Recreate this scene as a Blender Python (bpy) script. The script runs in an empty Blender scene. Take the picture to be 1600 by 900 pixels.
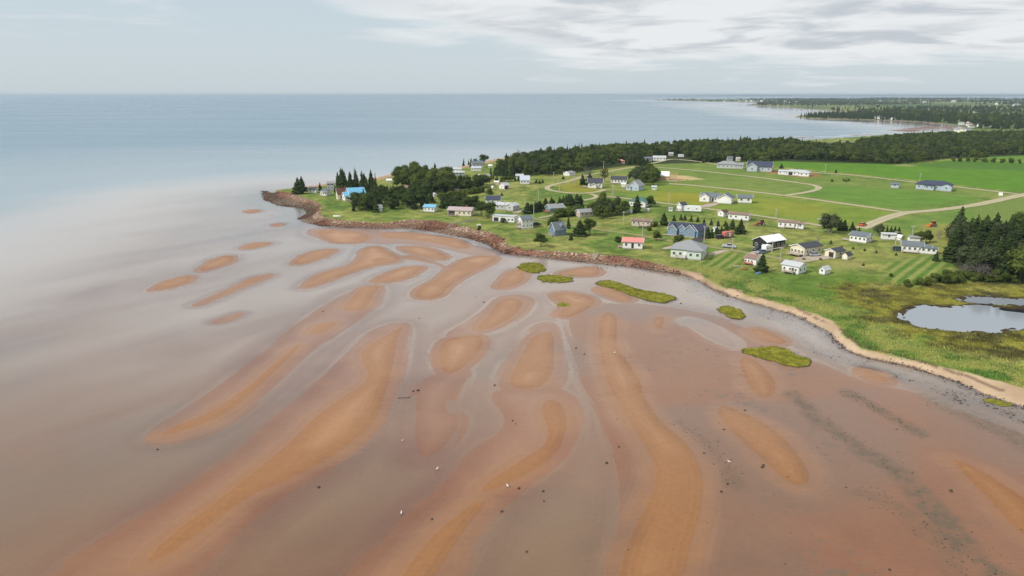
import bpy, math, random
import numpy as np
from mathutils import Vector, Matrix
random.seed(7)
RNG = np.random.default_rng(7)
scn = bpy.context.scene
COL = scn.collection
R = math.radians

# ---------------------------------------------------------------- camera
F_PX, CAM_H = 1142.6, 60.0
PITCH = math.atan(303 / F_PX)
cam_d = bpy.data.cameras.new('camera')
cam_d.sensor_width = 36.0
cam_d.lens = 36.0 * F_PX / 1600
cam_d.clip_start = 1.0
cam_d.clip_end = 90000.0
cam = bpy.data.objects.new('camera', cam_d)
COL.objects.link(cam)
cam.location = (0, 0, CAM_H)
cam.rotation_euler = (math.pi / 2 - PITCH, 0, 0)
scn.camera = cam

# ---------------------------------------------------------------- sun, sky, exposure
SUN_DIR = Vector((-0.80, -0.40, 0.0)).normalized() * math.cos(R(42)) + Vector((0, 0, math.sin(R(42))))
sun_d = bpy.data.lights.new('sun', 'SUN')
sun_d.energy = 3.7
sun_d.angle = R(1.5)
sun_d.color = (1.0, 0.94, 0.85)
sun = bpy.data.objects.new('sun', sun_d)
COL.objects.link(sun)
sun.location = (-300, 0, 400)
sun.rotation_euler = (-SUN_DIR).to_track_quat('-Z', 'Y').to_euler()

scn.view_settings.view_transform = 'Standard'
scn.view_settings.look = 'None'
scn.view_settings.exposure = 0.0
scn.view_settings.gamma = 1.0
scn.view_settings.use_curve_mapping = False
scn.cycles.use_denoising = True
scn.cycles.max_bounces = 6
scn.cycles.diffuse_bounces = 2
scn.cycles.glossy_bounces = 3
scn.cycles.volume_bounces = 0
scn.cycles.transparent_max_bounces = 8
scn.cycles.caustics_reflective = False
scn.cycles.caustics_refractive = False


class NT:
    """tiny helper to wire node trees"""
    def __init__(self, tree):
        self.t = tree
        tree.nodes.clear()

    def n(self, kind, ins=None, **props):
        nd = self.t.nodes.new(kind)
        for k, v in props.items():
            setattr(nd, k, v)
        for k, v in (ins or {}).items():
            s = nd.inputs[k]
            if isinstance(v, bpy.types.NodeSocket):
                self.t.links.new(v, s)
            else:
                s.default_value = v
        return nd

    def m(self, op, a, b=0.0, c=0.0, clamp=False):
        nd = self.n('ShaderNodeMath', {0: a, 1: b, 2: c}, operation=op)
        nd.use_clamp = clamp
        return nd.outputs[0]

    def mix(self, f, a, b, mode='MIX'):
        nd = self.n('ShaderNodeMix', data_type='RGBA', blend_type=mode)
        for k, v in ((0, f), (6, a), (7, b)):
            if isinstance(v, bpy.types.NodeSocket):
                self.t.links.new(v, nd.inputs[k])
            else:
                nd.inputs[k].default_value = v if k == 0 else (*v[:3], 1)
        return nd.outputs[2]

    def ss(self, x, lo, hi, a=0.0, b=1.0):
        nd = self.n('ShaderNodeMapRange', {0: x, 1: lo, 2: hi, 3: a, 4: b}, interpolation_type='SMOOTHSTEP')
        return nd.outputs[0]

    def noise(self, vec, scale, detail=4, rough=0.55, dist=0.0):
        d = {'Scale': scale, 'Detail': detail, 'Roughness': rough, 'Distortion': dist}
        if vec is not None:
            d['Vector'] = vec
        return self.n('ShaderNodeTexNoise', d).outputs[0]


world = bpy.data.worlds.new('World')
scn.world = world
world.use_nodes = True
w = NT(world.node_tree)
sky = w.n('ShaderNodeTexSky', sky_type='NISHITA', sun_disc=False)
sky.sun_elevation = R(42)
sky.sun_rotation = math.atan2(SUN_DIR.x, SUN_DIR.y)
sky.air_density, sky.dust_density, sky.ozone_density = 1.0, 1.5, 1.2
tc = w.n('ShaderNodeTexCoord').outputs['Generated']
sep = w.n('ShaderNodeSeparateXYZ', {0: tc})
sx, sy, sz = sep.outputs
zz = w.m('ADD', w.m('MAXIMUM', sz, 0.0), 0.075)
u, v = w.m('DIVIDE', sx, zz), w.m('DIVIDE', sy, zz)
cloud_uv = w.n('ShaderNodeCombineXYZ', {0: u, 1: v, 2: 0.0}).outputs[0]
n_big = w.noise(cloud_uv, 0.16, 3, 0.5)
n_mid = w.noise(cloud_uv, 0.75, 7, 0.58, 0.5)
n_tex = w.noise(cloud_uv, 1.15, 5, 0.55, 0.5)
# cloud deck thickens to the right (towards +X) and overhead
lean = w.ss(sx, -0.35, 0.30, -0.085, 0.17)
over = w.ss(sz, 0.025, 0.075, -0.20, 0.05)
cover = w.m('ADD', w.m('ADD', w.m('MULTIPLY', n_big, 0.5), w.m('MULTIPLY', n_mid, 0.5)), w.m('ADD', lean, over))
mask = w.ss(cover, 0.44, 0.60)
thick = w.ss(cover, 0.50, 0.68)
shade = w.m('MULTIPLY', thick, w.ss(n_tex, 0.42, 0.64))
c_cloud = w.mix(shade, (0.86, 0.87, 0.88), (0.54, 0.58, 0.625))
pale = w.mix(w.ss(sz, 0.0, 0.25), (0.645, 0.735, 0.79), (0.58, 0.69, 0.77))
nish = w.n('ShaderNodeVectorMath', {0: sky.outputs[0], 3: 0.10}, operation='SCALE').outputs[0]
clear = w.mix(0.82, nish, pale)
skycol = w.mix(w.m('MULTIPLY', mask, 0.85), clear, c_cloud)
bg = w.n('ShaderNodeBackground', {0: skycol, 1: 1.0})
out = w.n('ShaderNodeOutputWorld', {0: bg.outputs[0]})


# ================================================================ helpers
def P(px, py, z=0.0):
    """ground point at height z that stands under a point of the photograph"""
    a, b = (px - 800) / F_PX, (450 - py) / F_PX
    c, s = math.cos(PITCH), math.sin(PITCH)
    d = (a, c + b * s, -s + b * c)
    t = (z - CAM_H) / d[2]
    return d[0] * t, d[1] * t


def PP(pts, z=0.0):
    return np.array([P(x, y, z) for x, y in pts])


def hash2(ix, iy, seed):
    h = (ix.astype(np.int64) * 374761393 + iy.astype(np.int64) * 668265263 + seed * 982451653) & 0xFFFFFFFF
    h = ((h ^ (h >> 13)) * 1274126177) & 0xFFFFFFFF
    return ((h ^ (h >> 16)) & 0xFFFFFF) / float(0xFFFFFF)


def vnoise(x, y, seed=0):
    ix, iy = np.floor(x), np.floor(y)
    fx, fy = x - ix, y - iy
    fx, fy = fx * fx * (3 - 2 * fx), fy * fy * (3 - 2 * fy)
    a, b = hash2(ix, iy, seed), hash2(ix + 1, iy, seed)
    c, d = hash2(ix, iy + 1, seed), hash2(ix + 1, iy + 1, seed)
    return (a * (1 - fx) + b * fx) * (1 - fy) + (c * (1 - fx) + d * fx) * fy


def fbm(x, y, seed=0, octv=4):
    s, a, t = 0, 1.0, 0
    for o in range(octv):
        s = s + a * vnoise(x * 2 ** o + 17.3 * o, y * 2 ** o - 9.1 * o, seed + o)
        t += a
        a *= 0.5
    return s / t


def sstep(x, a, b):
    t = np.clip((x - a) / (b - a), 0, 1)
    return t * t * (3 - 2 * t)


def sdf(poly, X, Y, margin=1e9):
    """signed distance, positive inside; points beyond the margin box get -margin"""
    poly = np.asarray(poly)
    res = np.full(X.shape, -margin)
    sel = (X > poly[:, 0].min() - margin) & (X < poly[:, 0].max() + margin) & (Y > poly[:, 1].min() - margin) & (Y < poly[:, 1].max() + margin)
    x, y = X[sel], Y[sel]
    if x.size == 0:
        return res
    d2 = np.full(x.shape, 1e18)
    ins = np.zeros(x.shape, bool)
    for (ax, ay), (bx, by) in zip(poly, np.roll(poly, -1, 0)):
        ex, ey = bx - ax, by - ay
        wx, wy = x - ax, y - ay
        t = np.clip((wx * ex + wy * ey) / (ex * ex + ey * ey + 1e-12), 0, 1)
        d2 = np.minimum(d2, (wx - ex * t) ** 2 + (wy - ey * t) ** 2)
        if ay != by:
            ins ^= ((ay > y) != (by > y)) & (x < (bx - ax) * (y - ay) / (by - ay) + ax)
    res[sel] = np.where(ins, 1, -1) * np.sqrt(d2)
    return res


def smooth_poly(pts, it=2):
    p = np.asarray(pts, float)
    for _ in range(it):
        q = np.roll(p, -1, 0)
        p = np.stack([0.75 * p + 0.25 * q, 0.25 * p + 0.75 * q], 1).reshape(-1, 2)
    return p


def prop(o, label=None, cat=None, group=None, kind=None):
    for k, val in (('label', label), ('category', cat), ('group', group), ('kind', kind)):
        if val:
            o[k] = val
    return o


def obj(name, me, parent=None, mat=None, smooth=False):
    if mat is not None and not me.materials:
        me.materials.append(mat)
    o = bpy.data.objects.new(name, me)
    COL.objects.link(o)
    if parent is not None:
        o.parent = parent
    if smooth:
        me.polygons.foreach_set('use_smooth', [True] * len(me.polygons))
    return o


def empty(name, loc=(0, 0, 0), rz=0.0, **kw):
    o = bpy.data.objects.new(name, None)
    o.empty_display_size = 0.5
    COL.objects.link(o)
    o.location = loc
    o.rotation_euler = (0, 0, rz)
    return prop(o, **kw)


def np_mesh(name, verts, quads):
    me = bpy.data.meshes.new(name)
    k = quads.shape[1]
    me.vertices.add(len(verts))
    me.vertices.foreach_set('co', np.ascontiguousarray(verts, np.float32).ravel())
    me.loops.add(quads.size)
    me.loops.foreach_set('vertex_index', np.ascontiguousarray(quads, np.int32).ravel())
    me.polygons.add(len(quads))
    me.polygons.foreach_set('loop_start', np.arange(0, quads.size, k, dtype=np.int32))
    me.update(calc_edges=True)
    return me


def attr_f(me, name, a):
    at = me.attributes.new(name, 'FLOAT', 'POINT')
    at.data.foreach_set('value', np.ascontiguousarray(a, np.float32))


def attr_c(me, name, a):
    at = me.attributes.new(name, 'FLOAT_COLOR', 'POINT')
    b = np.ones((len(a), 4), np.float32)
    b[:, :3] = a
    at.data.foreach_set('color', b.ravel())


class MB:
    """collects faces and builds one mesh"""
    def __init__(self):
        self.v, self.f = [], []

    def add(self, verts, faces, M=None):
        k = len(self.v)
        self.v += [tuple(M @ Vector(p)) if M is not None else tuple(p) for p in verts]
        self.f += [tuple(i + k for i in f) for f in faces]
        return self

    def box(self, x0, x1, y0, y1, z0, z1, M=None):
        vs = [(x0, y0, z0), (x1, y0, z0), (x1, y1, z0), (x0, y1, z0), (x0, y0, z1), (x1, y0, z1), (x1, y1, z1), (x0, y1, z1)]
        return self.add(vs, [(0, 3, 2, 1), (4, 5, 6, 7), (0, 1, 5, 4), (1, 2, 6, 5), (2, 3, 7, 6), (3, 0, 4, 7)], M)

    def prism(self, prof, y0, y1, M=None):
        """profile of (x, z) pairs, counter-clockwise seen from -y, pulled along y"""
        n = len(prof)
        vs = [(x, y0, z) for x, z in prof] + [(x, y1, z) for x, z in prof]
        fs = [tuple(range(n)), tuple(range(2 * n - 1, n - 1, -1))]
        fs += [((i + 1) % n, i, i + n, (i + 1) % n + n) for i in range(n)]
        return self.add(vs, fs, M)

    def tube(self, a, b, r0, r1, n=7):
        a, b = Vector(a), Vector(b)
        q = (b - a).to_track_quat('Z', 'Y')
        vs = []
        for p, r in ((a, r0), (b, r1)):
            vs += [tuple(p + q @ Vector((r * math.cos(2 * math.pi * i / n), r * math.sin(2 * math.pi * i / n), 0))) for i in range(n)]
        fs = [(i, (i + 1) % n, n + (i + 1) % n, n + i) for i in range(n)] + [tuple(range(n - 1, -1, -1)), tuple(range(n, 2 * n))]
        return self.add(vs, fs)

    def mesh(self, name):
        me = bpy.data.meshes.new(name)
        me.from_pydata(self.v, [], self.f)
        me.update()
        return me


MATS = {}


def paint(name, col, rough=0.6, var=0.12, scale=1.5, spec=0.4, stripes=0.0, bump=0.0):
    """plain painted / weathered surface with uneven colour"""
    if name in MATS:
        return MATS[name]
    m = bpy.data.materials.new(name)
    m.use_nodes = True
    t = NT(m.node_tree)
    co = t.n('ShaderNodeTexCoord').outputs['Object']
    n1 = t.noise(co, scale, 5, 0.6)
    f = t.m('ADD', t.m('MULTIPLY', n1, 2 * var), 1 - var)
    c = t.n('ShaderNodeVectorMath', {0: (*col[:3],), 3: f}, operation='SCALE').outputs[0]
    b = t.n('ShaderNodeBsdfPrincipled', {'Base Color': c, 'Roughness': rough, 'Specular IOR Level': spec})
    h = None
    if stripes:
        z = t.n('ShaderNodeSeparateXYZ', {0: co}).outputs[2]
        h = t.m('FRACT', t.m('MULTIPLY', z, 1 / stripes))
    elif bump:
        h = t.noise(co, scale * 6, 4, 0.6)
    if h is not None:
        bp = t.n('ShaderNodeBump', {'Height': h, 'Strength': 0.5, 'Distance': 0.03 if stripes else bump})
        t.t.links.new(bp.outputs[0], b.inputs['Normal'])
    t.n('ShaderNodeOutputMaterial', {0: b.outputs[0]})
    MATS[name] = m
    return m


def glass(name='window_glass'):
    if name in MATS:
        return MATS[name]
    m = bpy.data.materials.new(name)
    m.use_nodes = True
    t = NT(m.node_tree)
    b = t.n('ShaderNodeBsdfPrincipled', {'Base Color': (0.03, 0.035, 0.045, 1), 'Roughness': 0.08, 'Specular IOR Level': 0.6})
    t.n('ShaderNodeOutputMaterial', {0: b.outputs[0]})
    MATS[name] = m
    return m


# ================================================================ the lie of the land
TOE = [(410, 298), (412, 312), (440, 322), (476, 326), (480, 334), (466, 342), (480, 348), (504, 353), (540, 355), (580, 356),
       (640, 357), (690, 364), (730, 372), (760, 380), (776, 390), (790, 396), (840, 401), (920, 410), (980, 416), (1040, 424),
       (1070, 429), (1094, 440), (1116, 452), (1146, 464), (1200, 480), (1240, 491), (1257, 498), (1295, 520), (1325, 547),
       (1362, 560), (1400, 567), (1450, 580), (1500, 597), (1537, 615), (1600, 635)]
GRASS = [(432, 297), (458, 302), (480, 311), (498, 316), (502, 324), (500, 336), (512, 341), (540, 345), (600, 348), (640, 343),
         (680, 345), (708, 350), (740, 358), (768, 364), (788, 372), (792, 382), (820, 389), (880, 394), (920, 397), (970, 400),
         (1032, 412), (1070, 420)]
GRASS_B = [(1094, 427), (1106, 438), (1132, 450), (1158, 454), (1168, 462), (1208, 470), (1240, 480), (1275, 490), (1300, 502),
           (1317, 522), (1350, 544), (1412, 559), (1475, 572), (1545, 592), (1600, 606)]
FARC = [(1512, 203), (1503, 198), (1480, 194.5), (1440, 190.5), (1400, 188.5), (1350, 187), (1300, 186), (1265, 185), (1243, 182.8), (1250, 180.5),
        (1300, 178.8), (1340, 177.2), (1336, 174.6), (1300, 173.6), (1268, 171.0), (1240, 168.6), (1200, 166.2), (1168, 164.2), (1175, 163.2), (1220, 162.8),
        (1180, 159.8), (1110, 158.6), (1075, 157.6), (1050, 157.4), (1024, 156.6), (1034, 155.8), (1090, 155.6), (1180, 155.4), (1260, 155.2), (1420, 155.4), (1640, 157.2)]
BACKC = [(1470, 204), (1400, 208), (1330, 213), (1250, 218), (1150, 222.5), (1060, 226), (960, 230), (880, 236), (800, 243), (770, 247),
         (740, 254), (700, 262), (650, 268), (610, 270), (580, 277), (520, 283), (460, 291), (425, 295)]
right_rim = np.array([(125, 98), (170, 60), (420, 40), (1500, 300), (3200, 1500), (9000, 6500)])
toe_w = np.concatenate([PP(TOE, 0), right_rim, PP(FARC[::-1], 0), PP(BACKC, 2.6)])
gr_w = np.concatenate([PP(GRASS, 1.75), PP(GRASS_B, 1.3), right_rim + np.array([4.0, 6.0]), PP(FARC[::-1], 0), PP(BACKC, 2.6)])

MARSH = smooth_poly(PP([(1290, 450), (1340, 440), (1400, 446), (1440, 450), (1475, 438), (1530, 436), (1640, 440), (1680, 560), (1560, 556),
                        (1480, 545), (1420, 528), (1370, 508), (1325, 480)], 1.0), 1)
POND1 = smooth_poly(PP([(1404, 492), (1420, 479), (1450, 477), (1490, 480), (1520, 476), (1560, 479), (1620, 487), (1680, 492), (1680, 512), (1620, 514),
                        (1580, 514), (1550, 520), (1510, 518), (1470, 514), (1440, 511), (1415, 502)], 0.85), 2)
POND2 = smooth_poly(PP([(1496, 469), (1512, 462), (1550, 463), (1610, 468), (1650, 472), (1610, 477), (1560, 476), (1520, 473)], 0.85), 2)
POND3 = smooth_poly(PP([(1568, 484), (1590, 480), (1640, 484), (1620, 487)], 0.85), 1)

DRY = [
    [(489, 364), (500, 359), (520, 358), (560, 361), (582, 368), (578, 376), (560, 381), (520, 381), (505, 375)],
    [(453, 413), (465, 400), (490, 391), (520, 388), (529, 391), (515, 400), (490, 409), (465, 415)],
    [(470, 450), (480, 438), (510, 423), (545, 417), (560, 402), (562, 390), (575, 385), (595, 384), (610, 393), (630, 402), (628, 408), (600, 414), (575, 418), (540, 430), (500, 445), (480, 451)],
    [(615, 386), (640, 384), (670, 386), (700, 397), (704, 404), (690, 408), (660, 402), (635, 396)],
    [(574, 442), (600, 427), (630, 417), (670, 415), (660, 424), (640, 435), (610, 442)],
    [(642, 460), (655, 447), (680, 436), (690, 425), (715, 406), (745, 399), (778, 400), (780, 407), (765, 415), (735, 430), (705, 448), (695, 463), (670, 469), (650, 467)],
    [(525, 485), (545, 465), (560, 450), (580, 446), (600, 447), (588, 460), (584, 473), (570, 486), (545, 488)],
    [(476, 521), (490, 508), (510, 503), (535, 501), (525, 513), (500, 525), (480, 524)],
    [(238, 681), (265, 665), (320, 645), (370, 612), (420, 570), (455, 540), (477, 535), (465, 552), (430, 585), (400, 615), (370, 640), (330, 662), (280, 678), (250, 686)],
    [(638, 503), (620, 511), (585, 530), (556, 550), (560, 572), (572, 585), (555, 605), (520, 625), (480, 655), (450, 685), (410, 720), (340, 775), (250, 840), (200, 890), (260, 880), (330, 825), (400, 775), (450, 755), (500, 730), (550, 700), (590, 665), (605, 630), (615, 595), (622, 560), (626, 530)],
    [(678, 548), (690, 530), (720, 524), (757, 523), (762, 540), (745, 560), (725, 580), (700, 588), (682, 580)],
    [(740, 511), (760, 490), (775, 470), (795, 464), (820, 468), (822, 480), (800, 500), (770, 515), (745, 518)],
    [(787, 597), (800, 570), (815, 545), (825, 525), (850, 517), (871, 519), (873, 560), (868, 590), (850, 608), (820, 611), (795, 607)],
    [(835, 640), (850, 620), (880, 625), (893, 650), (890, 690), (870, 720), (830, 745), (790, 765), (750, 777), (738, 763), (770, 740), (810, 715), (850, 690), (845, 660)],
    [(930, 502), (940, 488), (955, 486), (970, 495), (971, 520), (967, 540), (990, 570), (1010, 600), (1012, 620), (1040, 660), (1080, 690), (1105, 730), (1110, 790), (1090, 850), (1075, 930), (950, 930), (965, 850), (1000, 790), (1020, 740), (1000, 700), (970, 650), (945, 610), (932, 560), (928, 530)],
    [(1110, 640), (1125, 628), (1160, 640), (1200, 660), (1240, 690), (1270, 730), (1277, 757), (1255, 766), (1220, 756), (1190, 725), (1150, 690), (1125, 665)],
    [(1145, 561), (1165, 553), (1190, 565), (1215, 590), (1222, 610), (1205, 626), (1180, 621), (1160, 600)],
    [(1012, 500), (1030, 492), (1045, 497), (1042, 508), (1033, 520), (1020, 511)],
    [(768, 451), (780, 435), (795, 422), (820, 418), (827, 430), (818, 443), (790, 452)],
    [(862, 492), (880, 480), (862, 466), (858, 458), (890, 456), (920, 461), (939, 470), (925, 483), (900, 495), (880, 498)],
    [(925, 451), (945, 446), (975, 456), (997, 468), (985, 474), (960, 471), (935, 460)],
    [(866, 425), (900, 419), (930, 417), (945, 424), (935, 433), (900, 433), (872, 431)],
    [(1163, 515), (1185, 511), (1210, 521), (1237, 533), (1228, 541), (1195, 536), (1175, 526)],
    [(1470, 710), (1520, 722), (1570, 752), (1640, 800), (1640, 870), (1585, 835), (1540, 785), (1500, 745)],
    [(1335, 574), (1370, 579), (1402, 598), (1380, 601), (1345, 589)],
    [(380, 330), (395, 327), (411, 329), (400, 333), (384, 333)],
    [(421, 352), (435, 348), (445, 351), (430, 355)],
    [(372, 389), (390, 380), (410, 378), (429, 380), (410, 386), (385, 390)],
    [(303, 425), (325, 408), (350, 399), (368, 399), (370, 408), (345, 417), (320, 425)],
    [(229, 454), (255, 440), (290, 430), (306, 431), (298, 442), (265, 451), (240, 455)],
    [(300, 477), (335, 462), (370, 447), (390, 434), (430, 427), (410, 438), (375, 450), (340, 466), (312, 478)],
    [(333, 503), (355, 496), (378, 489), (365, 497), (345, 504)],
    [(585, 366), (620, 361), (680, 367), (718, 373), (742, 386), (720, 391), (690, 383), (640, 374), (600, 373)],
    [(742, 776), (775, 782), (735, 828), (695, 895), (660, 940), (590, 940), (635, 868), (690, 812)],
    [(600, 404), (640, 398), (668, 404), (700, 420), (690, 414), (640, 404)],
]
DAMP = [
    [(642, 620), (660, 600), (690, 588), (730, 575), (712, 610), (700, 640), (730, 650), (712, 690), (680, 716), (650, 719), (638, 695)],
    [(880, 470), (1000, 474), (1100, 490), (1200, 520), (1290, 570), (1400, 602), (1620, 665), (1800, 930), (955, 930), (985, 800), (965, 690), (945, 640), (915, 600), (905, 560), (885, 520)],
    [(745, 700), (700, 760), (640, 810), (590, 870), (540, 930), (690, 930), (740, 830), (800, 770), (880, 715), (904, 660), (885, 610), (800, 608), (768, 618), (800, 650), (790, 680)],
    [(637, 500), (585, 518), (540, 558), (500, 600), (440, 650), (360, 720), (230, 810), (40, 930), (270, 930), (400, 792), (560, 704), (606, 640), (625, 560)],
    [(602, 444), (550, 453), (500, 488), (420, 548), (330, 618), (225, 680), (250, 692), (340, 672), (430, 597), (482, 547), (545, 503), (592, 475)],
    [(470, 355), (560, 358), (680, 370), (760, 388), (800, 402), (760, 402), (700, 392), (640, 380), (590, 384), (490, 372)],
    [(870, 500), (878, 560), (872, 610), (800, 612), (780, 600), (810, 540), (830, 510)],
    [(690, 528), (730, 505), (760, 485), (780, 462), (830, 462), (830, 482), (800, 505), (765, 525)],
]
POOLS = [
    [(1055, 500), (1080, 494), (1130, 513), (1168, 540), (1150, 549), (1110, 537), (1075, 516)],
    [(1290, 520), (1310, 560), (1400, 592), (1460, 605), (1420, 610), (1340, 590), (1260, 540), (1240, 520)],
]
FLATS = PP([(-700, 660), (-100, 560), (100, 500), (220, 440), (330, 360), (400, 310), (470, 300), (900, 380), (1300, 480), (1700, 640), (1900, 1000), (-900, 1000)], 0)


def land_fields(X, Y):
    dt = sdf(toe_w, X, Y)
    dg = sdf(gr_w, X, Y)
    jitter = (fbm(X / 5, Y / 5, 31, 3) - 0.5) * 2.2 * (np.hypot(X, Y) < 900)
    dt = dt + jitter * 0.6
    dg = dg + jitter
    return dt, dg


def heights(X, Y, full=True):
    dt, dg = land_fields(X, Y)
    beach = sstep(X, 48, 72) * (Y < 330) * sstep(-Y, -300, -255)
    ztop = 1.75 * (1 - beach) + 1.3 * beach
    tt = np.clip(dt / (dt + np.maximum(-dg, 0) + 1e-6), 0, 1)
    tip = sstep(-X, 92, 108) * (Y < 480)
    shape = (1 - beach) * (1 - tip) * sstep(tt, 0, 1) + beach * tt ** 0.8 + tip * (0.12 * tt + 0.88 * sstep(tt, 0.55, 1))
    zl = ztop * shape
    inl = np.maximum(dg, 0)
    zl = zl + (1 - beach) * 1.6 * sstep(inl, 5, 120) + beach * 1.9 * sstep(inl, 12, 90)
    zl = zl + 0.7 * (fbm(X / 60, Y / 60, 5, 3) - 0.5) * sstep(inl, 10, 60)
    zl = zl + 16 * sstep(inl, 200, 1800) * sstep(Y, 1500, 3500) * (0.4 + fbm(X / 900, Y / 900, 8, 2))
    # marsh hollow and its ponds
    ms = sdf(MARSH, X, Y, 60)
    mk = sstep(ms, -6, 6)
    zl = zl * (1 - mk) + (1.0 + 0.22 * (fbm(X / 3.5, Y / 3.5, 3, 3) - 0.5)) * mk
    pd = np.maximum(np.maximum(sdf(POND1, X, Y, 20), sdf(POND2, X, Y, 20)), sdf(POND3, X, Y, 20))
    pd = pd + (fbm(X / 2.5, Y / 2.5, 13, 3) - 0.5) * 2.4
    zl = zl - 0.55 * sstep(pd, -0.9, 1.3) * (dg > 3)
    # ---- tidal flat
    fl = sdf(FLATS, X, Y, 3000)
    wob = (fbm(X / 9, Y / 9, 21, 3) - 0.5) * 2.4
    wob3 = fbm(X / 26, Y / 26, 51, 2) - 0.5
    wob2 = (fbm(X / 22, Y / 22, 41, 2) - 0.5)
    comb = (fbm(X / 7, Y / 0.9, 99, 3) - 0.5) * 2.2 * sstep(fbm(X / 30, Y / 30, 101, 2), 0.40, 0.58)
    rid = fbm((X * 0.55 + Y * 0.83) / 60, (X * 0.83 - Y * 0.55) / 13, 61, 3) - 0.5
    base = -0.13 + 0.20 * rid + 0.08 * wob2 - 0.0045 * np.maximum(-fl + 26 * (fbm(X / 45, Y / 45, 43, 3) - 0.5) - 12, 0) - 0.00003 * np.maximum(-fl, 0) ** 2
    base = np.maximum(base, -26)
    hf = base
    near = (Y < 620) & (np.abs(X) < 420)
    soft = np.zeros_like(X)
    damp = np.zeros_like(X)
    for pi_, poly in enumerate(DAMP):
        s = sdf(smooth_poly(PP(poly, 0), 2), X, Y, 25) + wob3 * 3.0
        hf = np.maximum(hf, np.minimum(0.006 + 0.020 * s - 0.5 * np.maximum(-s - 7, 0) - 90 * (s < -20), 0.008 + 0.008 * np.clip(s / 10, 0, 1)) + 0.016 * wob2)
        if pi_ != 1:
            damp = np.maximum(damp, sstep(s + wob, -2.0, 5.0))
    for poly in POOLS:
        s = sdf(smooth_poly(PP(poly, 0), 2), X, Y, 25) + wob * 0.6
        hf = hf - 0.10 * sstep(s, -1.5, 4.0)
    for poly in DRY:
        s = sdf(smooth_poly(PP(poly, 0), 2), X, Y, 25) + wob * 0.35 + 0.5
        hf = np.maximum(hf, np.minimum(0.012 + 0.050 * s - 0.5 * np.maximum(-s - 7, 0) - 90 * (s < -20), 0.02 + 0.30 * (1 - np.exp(-np.maximum(s, 0) / 5.0))))
        soft = np.maximum(soft, sstep(s + wob * 1.6 + comb, -2.4, 3.2))
    # the creek that hugs the shore
    ck = -dt
    creek = np.exp(-((ck - 7.0) / 5.0) ** 2) * (Y < 320) * sstep(X, -10, 10)
    hf = hf - 0.07 * creek * (soft < 0.3)
    z = np.where(dt > 0, np.maximum(zl, 0.0) + 0.01, hf)
    edge = sstep(dt, -3.0, 0.0)
    z = np.where(dt <= 0, hf * (1 - edge) + 0.01 * edge, z)
    if full:
        return z, dt, dg, beach, tip, ms, pd, soft, damp
    return z


# fan-shaped grid, finer where things stand close
rows = [52.0]
while rows[-1] < 13000:
    r_ = rows[-1]
    rows.append(r_ + max(0.34, 0.62 * r_ * r_ / 43860.0))
rows = np.array(rows)
NT_ = 840
ts = np.linspace(-0.98, 1.12, NT_)
GX = rows[:, None] * ts[None, :]
GY = np.repeat(rows[:, None], NT_, 1)
gz, g_dt, g_dg, g_beach, g_tip, g_ms, g_pd, g_soft, g_damp = heights(GX.ravel(), GY.ravel())
GZ = gz.reshape(GX.shape)


def Hq(x, y):
    i = int(np.clip(np.searchsorted(rows, y) - 1, 0, len(rows) - 2))
    fy = min(max((y - rows[i]) / (rows[i + 1] - rows[i]), 0), 1)
    tq = (x / y - ts[0]) / (ts[1] - ts[0])
    j = int(np.clip(math.floor(tq), 0, NT_ - 2))
    fx = min(max(tq - j, 0), 1)
    a = GZ[i, j] * (1 - fx) + GZ[i, j + 1] * fx
    b = GZ[i + 1, j] * (1 - fx) + GZ[i + 1, j + 1] * fx
    return float(a * (1 - fy) + b * fy)


def G(px, py):
    z = 2.5
    for _ in range(6):
        x, y = P(px, py, z)
        z = 0.5 * z + 0.5 * Hq(x, y)
    x, y = P(px, py, z)
    return x, y, Hq(x, y)


# ---------------------------------------------------------------- ground colours
X, Y = GX.ravel(), GY.ravel()
nA, nB, nC = fbm(X / 28, Y / 28, 71, 4), fbm(X / 7, Y / 7, 72, 4), fbm(X / 75, Y / 75, 73, 3)
c3 = lambda *c: np.array(c)[None, :]


def lerp(a, b, f):
    return a + (b - a) * np.asarray(f)[:, None]


lawn = lerp(c3(0.098, 0.158, 0.026), c3(0.205, 0.222, 0.055), sstep(nA * 0.6 + nB * 0.4, 0.38, 0.62))
lawn = lerp(lawn, c3(0.25, 0.235, 0.070), 0.55 * sstep(nC * 0.5 + nB * 0.5, 0.52, 0.70))
mott = fbm(X / 2.6, Y / 2.6, 74, 3)
lawn = lawn * (0.80 + 0.5 * sstep(mott, 0.3, 0.7))[:, None]
col = np.array(lawn)


def zone(pts, color, soft=2.0, amt=1.0, z=3.0, nz=3.0):
    global col
    s = sdf(PP(pts, z), X, Y, 40) + (nB - 0.5) * nz
    k = sstep(s, -soft, soft) * amt
    col = lerp(col, c3(*color) * 1.25 * (0.8 + 0.4 * nB[:, None]), k)


zone([(1040, 250), (1110, 255), (1180, 268), (1270, 276), (1430, 288), (1570, 302), (1415, 331), (1230, 306), (1040, 286), (960, 268)], (0.115, 0.165, 0.032), 6, 0.75)
zone([(1230, 303), (1300, 290), (1440, 300), (1540, 312), (1410, 330)], (0.075, 0.165, 0.018), 8, 0.7, nz=10)
zone([(1040, 288), (1230, 308), (1412, 334), (1340, 352), (1285, 350), (1080, 322), (1020, 312), (960, 305)], (0.125, 0.180, 0.022), 5, 0.8)
zone([(1025, 300), (1095, 303), (1150, 312), (1100, 320), (1030, 316)], (0.20, 0.185, 0.020), 5, 0.8, nz=6)
zone([(1180, 312), (1270, 318), (1310, 330), (1250, 340), (1180, 330)], (0.20, 0.20, 0.025), 6, 0.6, nz=6)
zone([(870, 292), (905, 283), (945, 295), (920, 305), (880, 300)], (0.19, 0.18, 0.022), 3, 0.8)
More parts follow.
